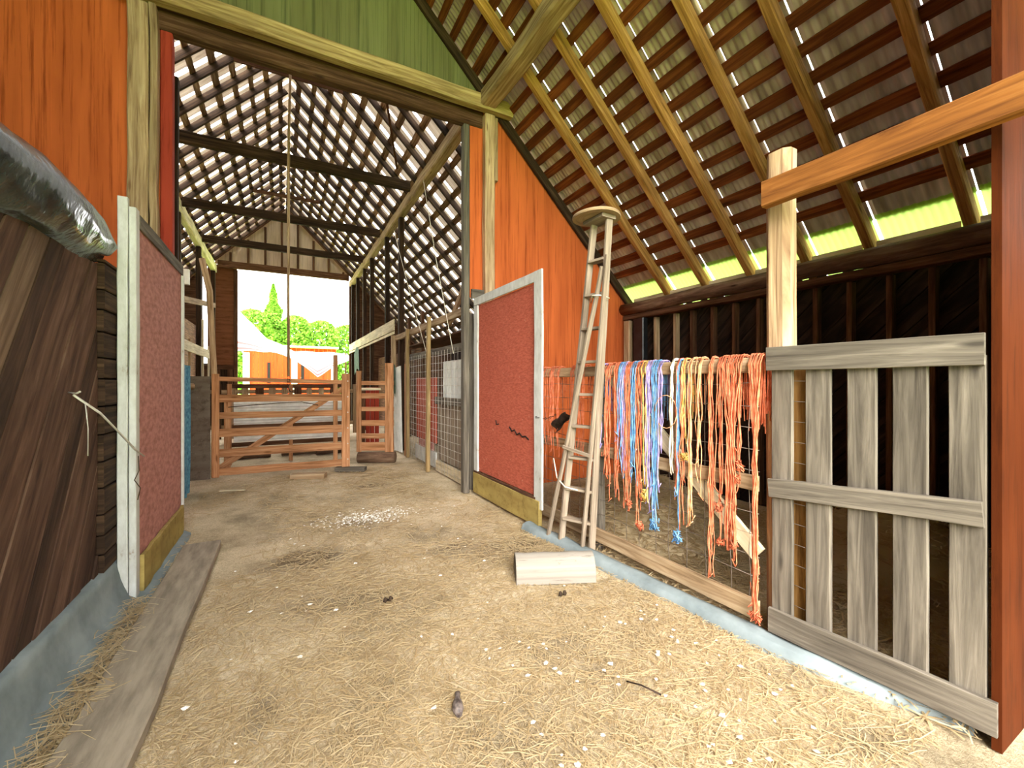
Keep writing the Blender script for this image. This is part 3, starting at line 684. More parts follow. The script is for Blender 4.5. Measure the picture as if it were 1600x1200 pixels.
HK = [ # y, n, width, colour, bottom z, pulled together?, label
 (3.86, 7, .05, 'rope_o', .62, 0, 'orange twine hank hanging nearest the red door'),
 (3.74, 7, .05, 'rope_o', .82, 0, 'orange twine hank, second from the red door'),
 (3.62, 6, .05, 'rope_o', .70, 0, 'orange twine hank, third from the red door'),
 (3.36, 5, .05, 'rope_o', .72, 0, 'orange twine hank hanging inside the left side of the ladder'),
 (3.22, 5, .05, 'rope_o', .66, 0, 'orange twine hank hanging between the ladder rails'),
 (2.93, 6, .035, 'rope_l', .98, 0, 'lavender and white twine hank just right of the ladder'),
 (2.97, 4, .03, 'rope_b', .95, 0, 'thin blue twine hank just right of the ladder'),
 (2.85, 6, .04, 'rope_o', .72, 0, 'short orange twine hank, first orange one right of the ladder'),
 (2.77, 10, .05, 'rope_o', .52, 0, 'thick long orange twine hank, second orange one right of the ladder'),
 (2.69, 7, .04, 'rope_b', .75, 0, 'blue twine hank between the thick orange hanks right of the ladder'),
 (2.655, 5, .03, 'rope_l', .80, 0, 'lavender twine hank next to the first blue hank'),
 (2.60, 9, .04, 'rope_o', .5, 0, 'orange twine hank with a tangled end over the straw pile'),
 (2.54, 8, .03, 'rope_b', .72, 0, 'bright blue twine hank in the middle of the bunch'),
 (2.48, 6, .03, 'rope_o', .38, 0, 'long thin orange twine hank beside the yellow knot'),
 (2.43, 5, .03, 'rope_y', .62, 0, 'yellow knotted twine hank'),
 (2.39, 9, .035, 'rope_l', .55, 0, 'thick lavender twine hank before the diagonal brace'),
 (2.32, 8, .03, 'rope_b', .42, 0, 'long blue twine hank with knotted ends'),
 (2.27, 4, .02, 'rope_l', .7, 0, 'thin lavender twine hank, nearest the cream one'),
 (2.165, 8, .012, 'rope_w', .86, 0, 'straight cream white twine hank'),
 (2.10, 4, .01, 'rope_b', .38, 0, 'single blue cord ending in a big knot'),
 (2.09, 7, .03, 'rope_o', .48, 0, 'orange twine hank right beside the cream one'),
 (2.05, 5, .02, 'rope_y', .95, 0, 'yellow-orange twine hank with small knots'),
 (1.99, 7, .03, 'rope_p', .55, 0, 'peach twine hank with looping ends'),
 (1.93, 5, .02, 'rope_p', .75, 0, 'thin peach twine hank, second peach one'),
 (1.845, 6, .02, 'rope_o', .25, 0, 'narrow long orange twine hank reaching almost to the bottom rail'),
 (1.78, 4, .03, 'rope_o', .5, 0, 'few loose orange strands left of the big orange bundle'),
 (1.705, 18, .075, 'rope_o', .42, 1.70, 'big orange twine bundle gathered into a tail'),
 (1.66, 4, .02, 'rope_o', .85, 0, 'few short orange strands right of the big orange bundle'),
 (1.55, 18, .04, 'rope_o', .12, 1.545, 'long thick orange twine bundle against the picket gate'),
]
for (y, n_, wd, c, zb, pull, lab) in HK:
    mb = MB()
    n_ = int(n_*1.35)
    for k in range(n_):
        yk = y+R.uniform(-wd, wd)
        if y < 1.6: yk = max(yk, 1.515)
        strand(mb, yk, zb+R.uniform(-.02, .38 if n_ < 15 else .3)*(1 if k else 0), .02, .0034 if c != 'rope_w' else .0042, wd, pull or None)
    if 'knot' in lab or 'tangled' in lab or 'big orange' in lab or 'against' in lab:
        for _ in range(3): knot(mb, (pull or y)+R.uniform(-.02, .02), zb+R.uniform(0, .06 if 'big orange' not in lab else .35), .03)
    obj('twine_hank', mb, c, label=lab+', over the fence rail', cat='twine', group='baling twine hanks')
mb = MB(); mb.tube([(FX-.06, 2.2+.1*math.cos(a), 1.3+.12*math.sin(a)) for a in [i*.42 for i in range(14)]], .0028, 4)
obj('twine_loop', mb, 'rope_p', label='thin loose loop of pinkish twine left of the cream hank', cat='twine')

# ================================================================ LADDER
t = thing('step_ladder', (2.36, 3.2, 0), 'tall narrow wooden orchard ladder leaning by the twine fence', 'ladder')
def lerp(a, b, f): return Vector(a).lerp(Vector(b), f)
A0, A1 = (2.44, 3.04, .0), (2.40, 2.76, 2.87)       # near front rail
B0, B1 = (2.31, 3.33, .0), (2.38, 2.93, 2.87)       # far front rail
C0, C1 = (2.27, 3.49, .02), (2.33, 2.76, 2.47)      # far leg of the back frame
D0, D1 = (2.37, 3.08, .02), (2.33, 2.70, 2.55)
for nm, a, b, w_, t_ in (('side_rail', A0, A1, .06, .028), ('side_rail', B0, B1, .06, .028), ('back_leg', C0, C1, .036, .026), ('back_leg', D0, D1, .036, .026)):
    mb = MB(); mb.board(a, b, w_, t_, (0, 1, 0), seg=10, jit=.002); obj(nm, mb, 'ladder', t)
for i in range(9):
    f = .09+i*.1; a = lerp(A0, A1, f)+Vector((0, .015, 0)); b = lerp(B0, B1, f)-Vector((0, .015, 0))
    mb = MB(); mb.board(a, b, .085, .022, (0, 0, 1)); obj('step', mb, 'ladder', t)
for f in (.37,):
    mb = MB(); mb.board(lerp(C0, C1, f)+Vector((-.02, .02, 0)), lerp(D0, D1, f-.03)+Vector((-.02, -.02, 0)), .03, .018, (1, 0, 0)); obj('spreader_bar', mb, 'ladder', t)
mb = MB(); mb.board((2.375, 2.73, 2.885), (2.365, 2.97, 2.885), .15, .03, (0, 0, 1)); obj('top_cap', mb, 'ladder', t)
mb = MB()
mb.tube([(2.33, 3.1, .55), (2.28, 3.22, .56), (2.28, 3.35, .62), (2.26, 3.38, .8)], .006, 5); obj('lashing_cord', mb, 'rope_w', t); mb = MB()
mb.tube([(2.42, 2.78, 2.22), (2.3, 2.76, 2.23), (2.29, 2.84, 2.24), (2.4, 3.0, 2.22)], .006, 5)
obj('lashing_cord', mb, 'rope_w', t)
mb = MB(); n_ = 40; b0 = len(mb.v)
def disc(u, v):
    an = 2*math.pi*u; rr = .2*(1+.02*math.sin(an*3+1)); q = v*4
    pr = [(0, 0), (1, 0), (1.02, .012), (1, .026), (0, .028)]; i = min(int(q), 3); f = q-i
    r_ = pr[i][0]*(1-f)+pr[i+1][0]*f; z_ = pr[i][1]*(1-f)+pr[i+1][1]*f
    return (2.36+math.cos(an)*rr*r_, 2.87+math.sin(an)*rr*r_, 2.903+z_)
mb.grid(disc, 40, 8, .9, .4, smooth=False)
obj('wooden_disc', mb, 'tan', label='round wooden disc resting on top of the orchard ladder', cat='disc')
# chain and dark rag between the red door and the fence
mb = MB()
for k in range(9):
    c = Vector((2.3+.012*k, 3.76-.026*k, 1.16-.025*math.sin(k/8*math.pi)+.004*k)); pts = []
    for j in range(9):
        a = 2*math.pi*j/8; e = Vector((0, -1, .1)).normalized(); q = Vector((1, 0, 0)) if k % 2 else Vector((0, 0, 1))
        pts.append(c+e*math.cos(a)*.017+q*math.sin(a)*.009)
    mb.tube(pts, .003, 4)
obj('chain', mb, 'iron', label='short rusty chain hooked to the white stile of the red door', cat='chain')
mb = MB(); mb.grid(lambda u, v: (2.43+.03*math.sin(v*6)-.02*u, 3.62-.28*u+.02*math.sin(v*9), 1.05+.16*u+.14*(v-.5)*(1-.4*u)+.01*math.sin(u*11)), 10, 8)
obj('rag', mb, 'iron', label='dark rag stuffed in the fence left of the ladder', cat='rag')

# ================================================================ PEN BEHIND THE FENCE
def pile(name, cx, cy, rx, ry, h_, lab, n_=2600, seed=1):
    rr = random.Random(seed); mb = MB(); mb.use('straw')
    mb.grid(lambda u, v: (cx+rx*v*math.cos(6.2832*u), cy+ry*v*math.sin(6.2832*u), h_*(1-v*v)*(1+.2*noise.noise(Vector((v*3*math.cos(6.28*u), v*3*math.sin(6.28*u), seed))))*.93-.02), 28, 8, 0, 0)
    mb.uv = [[(.8, .5)]*len(q) for q in mb.uv]
    for _ in range(n_):
        a = rr.uniform(0, 6.283); v = math.sqrt(rr.random()); x = cx+rx*v*math.cos(a); y = cy+ry*v*math.sin(a); z = h_*(1-v*v)*.95+rr.uniform(-.01, .02)
        straw(mb, rr, x, y, z, rr.uniform(.06, .18), .3, rr.uniform(.006, .011))
    obj(name, mb, label=lab, cat='straw', kind='stuff')
def straw(mb, rr, x, y, z, ln, tilt=.1, w_=.0035):
    a = rr.uniform(0, 6.283); c, s = math.cos(a), math.sin(a); k = rr.uniform(-.5, .5); tz = rr.uniform(-tilt, tilt)*2*ln
    p0 = (x-c*ln/2, y-s*ln/2, z-tz*ln/2); p1 = (x+k*ln*.2*-s, y+k*ln*.2*c, z+abs(tz)*ln*.15+.003); p2 = (x+c*ln/2, y+s*ln/2, z+tz*ln/2)
    b = len(mb.v); nx, ny = -s*w_/2, c*w_/2
    for p in (p0, p1, p2):
        mb.v.append(Vector((p[0]-nx, p[1]-ny, p[2]))); mb.v.append(Vector((p[0]+nx, p[1]+ny, p[2]+w_*.3)))
    uu = rr.random(); q = [(uu, .5)]*4
    mb.face((b, b+2, b+3, b+1), q); mb.face((b+2, b+4, b+5, b+3), q)
pile('straw_pile', 3.22, 3.15, .62, .75, .62, 'pale straw heap in the pen behind the hanging twine', 5200, 3)
pile('straw_pile', 4.3, 1.6, .7, .8, .55, 'low straw heap deep in the dark pen behind the picket gate', 1800, 5)
mb = MB(); mb.use('straw'); rr = random.Random(11)
dens = []
for _ in range(34000):
    while True:
        x = rr.uniform(-.95, 2.45); y = rr.uniform(.75, 8.0)
        d_ = .5+.5*noise.noise(Vector((x*1.1, y*1.1, 20)))+(.3 if y < 2.6 else 0)-(.28 if y > 4 else 0)-(.5 if abs(x+.645) < .15 and y < 4.75 else 0)
        if rr.random() < d_*1.0/(1+.18*max(0, y-1.5)): break
    straw(mb, rr, x, y, groundz(x, y)+rr.uniform(.004, .018), rr.uniform(.025, .12) if rr.random() < .85 else rr.uniform(.12, .24), .1, rr.uniform(.6, 1.25)*max(.0032, .0014*y))
obj('loose_straw', mb, label='loose straw strewn over the whole aisle floor', cat='straw', kind='stuff')
mb = MB(); mb.use('straw')
for _ in range(1500):
    y = rr.uniform(.9, 3.7); x = -.82+rr.gauss(0, .035); straw(mb, rr, x, y, .03+rr.uniform(0, .05), rr.uniform(.06, .2), .3)
obj('straw_drift', mb, label='drift of straw caught between the footing and the grey floor plank', cat='straw', kind='stuff')
mb = MB(); mb.use('straw')
for _ in range(16000):
    y = rr.uniform(.7, 5.3); x = rr.uniform(2.52, 5.0); straw(mb, rr, x, y, groundz(x, y)+rr.uniform(.004, .05), rr.uniform(.05, .2), .2, rr.uniform(.005, .009))
obj('pen_straw', mb, label='trampled straw bedding on the floor of the right pen', cat='straw', kind='stuff')
def bits(name, m, pts, size, lab, cat_):
    mb = MB(); mb.use(m)
    for (x, y) in pts:
        s_ = size*rr.uniform(.5, 1.5); a = rr.uniform(0, 6.28); z = groundz(x, y)+.012; b = len(mb.v)
        for k in range(5):
            an = a+k*1.257; mb.v.append(Vector((x+math.cos(an)*s_*(1.3 if k % 2 else .8), y+math.sin(an)*s_, z+rr.uniform(0, .006))))
        mb.v.append(Vector((x, y, z+s_*.6)))
        for k in range(5): mb.face((b+k, b+(k+1) % 5, b+5), [(.5, .5)]*3)
    obj(name, mb, label=lab, cat=cat_, kind='stuff')
bits('white_shavings', 'feather', [(.86+rr.gauss(0, .26), 5.0+rr.gauss(0, .13)) for _ in range(600)], .0085, 'patch of white shavings scattered in the middle of the aisle floor', 'shavings')
bits('feather_fluff', 'feather', [(rr.uniform(.9, 2.25), rr.uniform(.9, 2.2)) for _ in range(75)]+[(rr.uniform(-.5, 2.1), rr.uniform(1, 5)) for _ in range(60)], .011, 'small white feathers scattered in the straw on the near right floor', 'feather')
# small things on the floor
mb = MB(); mb.tube([(.70, 1.80, .02), (.705, 1.83, .026), (.715, 1.865, .024), (.73, 1.90, .022), (.74, 1.925, .024)], .02, 8, .05, rs=[.014, .026, .024, .012, .014])
obj('leather_scrap', mb, 'hoof', label='dark pear-shaped scrap with a black knob lying in the foreground straw', cat='scrap')
for i, (x, y, lab) in enumerate(((.62, 3.0, 'small pair of dark droppings in the middle of the floor'), (1.73, 2.5, 'small dark dropping in front of the white log'))):
    mb = MB()
    for k in range(2): mb.tube([(x+.035*k, y, .005), (x+.035*k+.01, y+.012, .022), (x+.035*k+.02, y+.02, .006)], .012, 7, .15)
    obj('dropping', mb, 'cowpat', label=lab, cat='dropping')
mb = MB(); mb.tube([(1.52, 1.62, .012), (1.56, 1.56, .016), (1.60, 1.47, .012)], .004, 5, .2); obj('stick', mb, 'iron', label='thin dark stick on the straw before the picket gate', cat='stick')
mb = MB(); mb.board((-.75, 7.1, .03), (-.45, 7.0, .03), .05, .015, (0, 0, 1)); obj('wood_scrap', mb, 'cream', label='white scrap of lath on the floor in front of the aisle gate', cat='scrap')
mb = MB(); mb.board((.14, 7.62, .04), (.62, 7.45, .04), .17, .08, (0, 0, 1), seg=3, jit=.006); obj('wood_block', mb, 'tan', label='weathered wood block lying before the middle of the aisle gate', cat='block')
mb = MB(); mb.board((.82, 7.92, .035), (1.28, 7.72, .035), .16, .07, (0, 0, 1), seg=3, jit=.006); obj('wood_block', mb, 'grey', label='flat grey wood block lying under the right end of the aisle gate', cat='block')

# ================================================================ AISLE GATE
GX0, GX1 = -.97, 1.04
def gy(x): return 8.22-.14*(x-GX0)
def gz(x, h_): return h_
t = thing('aisle_gate', (0, 8.2, 0), 'orange-brown slatted gate with diagonal brace closing the aisle', 'gate')
def gbar(name, h0, h1, x0, x1, w_, off=0, m='gate', th=.03):
    mb = MB(); mb.board((x0, gy(x0)+off, h0), (x1, gy(x1)+off, h1), w_, th, (0, 1, 0), seg=4, jit=.003); return obj(name, mb, m, t)
for (h0, h1, w_) in ((1.58, 1.53, .07), (1.27, 1.27, .12), (1.0, 1.0, .10), (.72, .73, .13), (.40, .43, .13), (.10, .14, .12)):
    gbar('slat', h0, h1, GX0+.06, GX1-.05, w_)
mb = MB(); mb.board((GX0+.05, gy(GX0)-.03, .02), (GX0+.05, gy(GX0)-.03, 1.66), .1, .03, (0, 1, 0)); obj('stile', mb, 'gate', t)
mb = MB(); mb.board((GX1-.06, gy(GX1)-.03, .06), (GX1-.06, gy(GX1)-.03, 1.68), .13, .03, (0, 1, 0)); stl = obj('stile', mb, 'gate', t)
for k in range(6):
    mb = MB(); mb.tube([(GX1-.03, gy(GX1)-.053, .2+k*.27), (GX1-.03, gy(GX1)-.046, .2+k*.27)], .011, 8); obj('bolt', mb, 'wirel', stl, label='bright bolt head')
gbar('diagonal_brace', .16, 1.42, GX0+.1, GX1-.1, .09, .034)
for z0_, z1_ in ((.0, 0), ):
    mb = MB(); mb.board((GX1-.22, gy(GX1)+.04, .1), (GX1-.22, gy(GX1)+.04, 2.0), .07, .04, (0, 1, 0)); obj('upright', mb, 'gate', t)
mb = MB(); mb.board((GX0+.2, gy(GX0)+.04, .05), (GX0+.2, gy(GX0)+.04, 1.3), .09, .03, (0, 1, 0)); obj('upright', mb, 'gate', t)
mb = MB(); mb.tube([(-.75, gy(-.75)-.03, 1.13), (-.4, gy(-.4)-.035, 1.16), (0, gy(0)-.035, 1.19), (.3, gy(.3)-.035, 1.2), (.55, gy(.5)-.03, 1.14)], .007, 5)
obj('cord', mb, 'cord', t)
mb = MB(); mb.box(-1.27, -.99, 8.2, 8.235, .0, 1.62); obj('plywood_sheet', mb, 'greyply', label='grey plywood panel standing left of the aisle gate', cat='panel')
mb = MB(); mb.tube([(-.955, 8.36, 0), (-.95, 8.36, 1.4), (-.99, 8.36, 2.3), (-1.02, 8.37, 3.0), (-1.12, 8.36, 3.5)], .045, 8, .05)
obj('pole', mb, 'tan', label='crooked pole rising behind the left end of the aisle gate', cat='pole')
mb = MB(); mb.tube([(-1.5, 7.9, 1.47), (-1.35, 8.05, 1.48), (-1.2, 8.16, 1.46)], .045, 8, .05); obj('pole', mb, 'tan', label='short horizontal pole end left of the grey plywood panel', cat='pole')
# hanging rope with hook
mb = MB(); mb.tube([(.15, 7.8, H+6.09), (.102, 7.8, H+4), (.098, 7.8, H+2), (.1, 7.8, 1.62)], .022, 7)
t = thing('hanging_rope', (.1, 7.8, 1.3), 'long rope hanging from the ridge to just above the aisle gate', 'rope')
obj('rope', mb, 'tan', t)
mb = MB()
for k in range(3): mb.tube([(.1+.02*math.cos(a), 7.8, 1.60-.045*k+.028*math.sin(a)) for a in [i*.785 for i in range(9)]], .005, 5)
mb.tube([(.1, 7.8, 1.48), (.1, 7.8, 1.42), (.12, 7.8, 1.38), (.15, 7.8, 1.37), (.17, 7.8, 1.40)], .008, 6)
obj('hook', mb, 'iron', t)
for i, (a, b, lab) in enumerate((((2.2, 7.4, H+3.6), (2.24, 6.0, 1.95), 'thin pale string slanting down the right side of the aisle toward the wire mesh'),
        ((2.26, 9.9, H+3.5), (2.26, 7.4, 2.05), 'thin pale string hanging from the right purlin past the dark post'))):
    mb = MB(); mb.tube([a, lerp(a, b, .5)+Vector((-.02, 0, .02)), b], .006, 4); obj('string', mb, 'rope_w', label=lab, cat='string')
# behind the gate: second fence with metal sheets
t = thing('sheet_metal_rail', (.1, 9.4, 0), 'pale corrugated metal sheets on a brown rail frame behind the aisle gate', 'fence')
for k, (z0_, z1_) in enumerate(((.42, .66), (.74, .92), (.97, 1.18))):
    mb = MB(); mb.grid(lambda u, v: (-.78+1.9*u, 9.40+.012*math.sin(v*22), z0_+(z1_-z0_)*v), 3, 16); obj('metal_sheet', mb, 'foil', t)
for x in (-.85, .16, 1.12):
    mb = MB(); mb.box(x-.035, x+.035, 9.43, 9.5, 0, 1.5); obj('rail_post', mb, 'gate', t)
for z_ in (.36, .7, 1.22, 1.46):
    mb = MB(); mb.box(-.9, 1.15, 9.505, 9.53, z_-.04, z_+.04); obj('rail', mb, 'brown', t)
for i, (x, y, r_, l_) in enumerate(((-.5, 10.1, .09, .6), (.35, 10.2, .11, .7), (.9, 10.0, .08, .5))):
    mb = MB(); mb.tube([(x-l_/2, y, r_-.01), (x+l_/2, y+.05, r_-.01)], r_, 10, .05)
    obj('firewood_log', mb, 'log', label='dark log lying behind the aisle gate, %s of three from the left' % ORD[i], cat='log', group='logs behind the gate')
# board pen deeper in
t = thing('board_fence', (0, 13, 0), 'low brown board fence deep in the aisle before the back doorway', 'fence')
for k in range(12):
    x = -1.5+k*.3
    mb = MB(); mb.box(x, x+R.uniform(.13, .2), 13.0, 13.02, .1, 1.45+R.uniform(-.05, .05)); obj('picket', mb, 'tan' if k % 3 else 'brown', t)
for z_ in (.4, 1.3):
    mb = MB(); mb.box(-1.6, 2.1, 13.025, 13.06, z_-.05, z_+.05); obj('rail', mb, 'tan', t)

# ================================================================ RIGHT SIDE OF THE AISLE
AX = 2.33
for i, (y, w_) in enumerate(((9.75, .16), (11.2, .13), (13.3, .13), (14.6, .12), (16.0, .12), (17.2, .12))):
    mb = MB(); mb.box(AX-.0, AX+.11, y-w_/2, y+w_/2, 0, H+3.75, seg=8, jit=.005)
    obj('aisle_post', mb, 'dark', label='dark post under the right purlin, %s from the doorway' % ORD[i], cat='post', group='right aisle posts')
mb = MB(); mb.box(AX-.02, AX+.05, 5.8, 10.1, H+1.0, H+1.12, seg=10, jit=.006); obj('stall_rail', mb, 'tan', label='light top rail of the right stalls, from the red door to the dark post', cat='rail')
mb = MB(); mb.box(AX-.055, AX-.03, 10.0, 17.4, H+1.24, H+1.50, seg=10, jit=.006); obj('stall_rail', mb, 'cream', label='wide pale green-white board along the far right stalls', cat='board')
mb = MB(); mb.box(AX-.045, AX-.03, 10.0, 17.4, H+1.16, H+1.22, seg=10, jit=.004); obj('stall_rail', mb, 'cream', label='narrow pale strip under the wide board of the far right stalls', cat='board')
mb = MB(); mb.box(AX+.0, AX+.06, 5.8, 8.8, H+.5, H+.61, seg=8, jit=.005); obj('stall_rail', mb, 'grey', label='grey upper rail over the wire mesh of the right stall', cat='rail')
mb = MB(); mb.box(AX-.01, AX+.05, 5.8, 7.15, 1.16, 1.28, seg=4, jit=.004); obj('stall_rail', mb, 'grey', label='grey middle rail on the grey board stall next to the red door', cat='rail')
mb = MB(); mb.box(AX-.0, AX+.13, 5.62, 5.78, 0, H+1.0, seg=6, jit=.005); obj('stall_post', mb, 'grey', label='grey stall post directly behind the red door', cat='post')
mb = MB(); mb.board((2.2, 7.15, 0), (2.24, 7.2, H+1.16), .06, .09, (0, 1, 0), seg=6, jit=.004); obj('stall_post', mb, 'raw', label='yellowish post standing before the wire mesh of the right stalls', cat='post')
mb = MB(); mb.box(AX-.06, AX+.02, 8.85, 9.0, 0, 1.92, seg=4, jit=.003); obj('stall_post', mb, 'gate', label='short orange-brown post at the left end of the red stall panel', cat='post')
mb = MB(); mb.box(AX-.09, AX-.03, 8.7, 8.8, 0, H+1.12, seg=4, jit=.003); obj('stall_post', mb, 'raw', label='slim pine post rising above the red stall panel', cat='post')
mb = MB(); mb.box(AX-.09, AX+.0, 9.98, 10.1, 0, H+1.12, seg=4, jit=.003); obj('stall_post', mb, 'tan', label='tan post behind the leaning white metal sheet', cat='post')
t = thing('stall_partition', (AX+.1, 6.4, 0), 'grey vertical board stall front with a white sheet above, behind the red door', 'panel')
y = 5.8
while y < 7.1:
    wd = R.uniform(.12, .17); mb = MB(); mb.box(AX+.08, AX+.1, y, y+wd-.01, .2, 1.2, seg=3, jit=.003); obj('board', mb, 'ladder', t); y += wd
mb = MB(); mb.grid(lambda u, v: (AX+.11+.012*math.sin(u*28), 5.8+1.25*u, 1.2+.68*v), 30, 2); obj('white_sheet', mb, 'foil', t)
mb = MB(); mb.box(AX+.0, AX+.03, 5.8, 7.1, .02, .2, seg=4, jit=.004); obj('kick_board', mb, 'cream', t)
t = thing('stall_partition', (AX+.1, 8, 0), 'red board stall panel with worn white foot behind wire mesh', 'panel')
mb = MB(); mb.use('doorred'); mb.box(AX+.06, AX+.09, 7.3, 8.5, .45, 1.62); mb.use('doorpink'); mb.box(AX+.055, AX+.085, 7.45, 8.3, .3, .44)
obj('red_board', mb, None, t)
mb = MB(); mb.box(AX+.06, AX+.09, 7.3, 8.6, .02, .29); obj('white_board', mb, 'wornwhite', t)
mb = MB()
for k in range(16):
    z_ = .1+k*.125; mb.tube([(AX-.02+R.uniform(-.005, .005), y_, z_+R.uniform(-.008, .008)) for y_ in (5.65, 6.4, 7.1, 7.8, 8.7)], .003, 4)
for k in range(21):
    y_ = 5.7+k*.15; mb.tube([(AX-.02, y_, .03), (AX-.02+R.uniform(-.01, .01), y_+R.uniform(-.01, .01), 1.0), (AX-.02, y_, 2.05)], .003, 4)
obj('wire_mesh', mb, 'wirel', label='pale square wire mesh stretched over the grey and red stall fronts', cat='mesh')
mb = MB(); mb.grid(lambda u, v: (AX-.1+.016*math.sin(u*34)+.04*(1-v), 9.15+.8*u, .04+1.85*v-.05*u), 40, 3)
obj('metal_panel', mb, 'foil', label='white corrugated metal sheet leaning upright in the right stalls', cat='panel')
mb = MB(); mb.grid(lambda u, v: (AX-.135+.01*math.sin(u*9), 9.5+.3*u*(.4+.6*v), 1.2+.65*v+.1*math.sin(u*3)), 8, 8); obj('cloth', mb, 'cloth', label='dark green cloth hanging over the white metal sheet', cat='cloth')
mb = MB(); mb.grid(lambda u, v: (AX-.07, 14.9+1.0*u+.1*v, 1.9+.75*v+.12*math.sin(u*4)), 8, 8); obj('cloth', mb, 'cloth', label='dark green rag hanging from the far end of the wide pale board', cat='cloth')
mb = MB(); mb.box(AX+.1, AX+1.6, 5.8, 9.3, 2.3, 2.33); obj('loft_shelf', mb, 'brown', label='chipboard loft shelf above the wire mesh stalls', cat='shelf')
mb = MB(); mb.grid(lambda u, v: (AX+.25+.9*v, 5.9+1.9*u, 2.34+.22*math.sin(v*3.1)*abs(math.sin(u*3.1))+.04*noise.noise(Vector((u*8, v*8, 1)))), 20, 12); obj('plastic_bundle', mb, 'black', label='black plastic bundle lying on the chipboard loft shelf', cat='bundle')
mb = MB(); mb.board((2.5, 5.7, H+1.9), (2.5, 6.9, H+1.0), .1, .05, (1, 0, 0)); obj('brace', mb, 'tan', label='weathered diagonal brace behind the right doorpost above the stall rail', cat='brace')
# ladder-like open gate
t = thing('slatted_gate', (1.63, 8.5, 0), 'narrow orange slatted gate swung open on the right of the aisle', 'gate')
ga = Vector((1.30, 8.66, 0)); gb = Vector((1.90, 8.34, 0)); gn = Vector((-.47, -.88, 0))
for z_, w_ in ((.30, .16), (.50, .10), (.75, .11), (1.02, .08), (1.27, .10), (1.52, .08)):
    mb = MB(); mb.board(ga+Vector((0, 0, z_)), gb+Vector((0, 0, z_)), w_, .025, gn); obj('slat', mb, 'gate', t)
mb = MB(); mb.board(ga+gn*.03+Vector((.02, 0, .2)), ga+gn*.03+Vector((.02, 0, 1.75)), .09, .03, gn); obj('stile', mb, 'gate', t)
mb = MB(); mb.board(gb+gn*.03+Vector((-.07, .03, .2)), gb+gn*.03+Vector((-.07, .03, 1.9)), .16, .03, gn); obj('stile', mb, 'gate', t)
mb = MB(); mb.tube([ga+Vector((-.0, 0, .09)), gb+Vector((.03, 0, .09))], .11, 10, .05); obj('wood_log', mb, 'log', label='brown log lying under the open slatted gate', cat='log')
t = thing('stall_door', (2.1, 10.6, 0), 'dark red-brown plank door standing ajar beyond the slatted gate', 'door')
for k in range(5):
    mb = MB(); mb.board((1.62+.1*k, 10.75-.03*k, .0), (1.62+.1*k, 10.75-.03*k, 1.42), .095, .02, (0.3, 1, 0)); obj('plank', mb, 'jamb' if k > 1 else 'brown', t)
mb = MB(); mb.board((1.58, 10.73, 1.38), (2.1, 10.58, 1.38), .06, .03, (.3, 1, 0)); obj('rail', mb, 'cream', t)
# brown boards on the outer side of the far right stalls
for i, y in enumerate((10.9, 12.2, 13.0, 15.3)):
    mb = MB(); mb.box(3.2, 3.28, y, y+.14, 0, H+1.9, seg=4, jit=.004)
    obj('stall_upright', mb, 'brown', label='brown upright board inside the far right stalls, %s from the front' % ORD[i], cat='post', group='uprights in the far right stalls')
mb = MB(); mb.box(3.35, 3.39, 9.2, 17.3, 0, 2.5, seg=3); obj('stall_wall', mb, 'brown', label='brown board partition behind the far right stalls', cat='partition')

# ================================================================ LEFT SIDE OF THE AISLE
for i, y in enumerate((8.64, 11.7, 14.4, 17.2)):
    mb = MB(); mb.box(-2.06, -1.94, y-.06, y+.06, 0, H+3.75, seg=8, jit=.005)
    obj('aisle_post', mb, 'dark', label='dark post under the left purlin, %s from the doorway' % ORD[i], cat='post', group='left aisle posts')
mb = MB(); mb.box(-1.63, -1.59, 9.3, 13.3, H+.64, H+.84, seg=6, jit=.006); obj('stall_rail', mb, 'cream', label='pale board along the left stalls above the blue tarp', cat='board')
mb = MB(); mb.box(-2.5, -2.45, 7.4, 17.3, 0, H+1.9, seg=3); obj('stall_wall', mb, 'brown', label='brown board partition behind the left stalls', cat='partition')
mb = MB(); mb.box(-1.15, -.98, 6.38, 6.44, H+1.2, H+1.38); obj('junction_box', mb, 'foil', label='white box on the stall post behind the left door', cat='box')
mb = MB(); mb.box(-1.22, -1.1, 6.45, 6.55, 0, H+3.7, seg=8, jit=.005); obj('stall_post', mb, 'dark', label='dark post carrying the white box behind the left door', cat='post')
mb = MB(); mb.grid(lambda u, v: (-1.125+.02*math.sin(u*13+v*2), 6.62+.7*u, .0+1.75*v), 20, 10); obj('hanging_tarp', mb, 'blue_tarp', label='blue woven tarp hanging behind the left door', cat='tarp')
for i, (a, b, m, lab) in enumerate((((-1.65, 8.0, H+3.4), (-1.55, 9.2, H+1.6), 'cream', 'thin pale pole leaning from the left purlin down to the stall rail'),
    ((-1.72, 9.9, H+3.3), (-1.6, 9.3, H+1.6), 'cream', 'second thin pale pole meeting the first in a narrow V'),
    ((-1.6, 9.3, 0), (-1.6, 9.3, H+1.55), 'cream', 'pale slim stall upright under the V of poles'),
    ((-1.62, 10.6, 0), (-1.62, 10.6, H+.9), 'tan', 'tan slim upright behind the pale left board'),
    ((-1.62, 12.2, 0), (-1.62, 12.2, H+1.5), 'cream', 'bright slim upright near the far end of the left stalls'),
    ((-1.62, 13.1, 0), (-1.62, 13.1, H+.95), 'cream', 'pale slim upright at the far end of the pale left board'))):
    mb = MB(); mb.board(a, b, .05, .04, (1, 0, 0)); obj('slim_pole', mb, m, label=lab, cat='pole')
mb = MB(); mb.board((-1.62, 9.3, H+1.5), (-1.5, 13.2, H+2.0), .12, .04, (1, 0, 0)); obj('stall_rail', mb, 'tan', label='tan board rising along the left stalls above the pale one', cat='board')
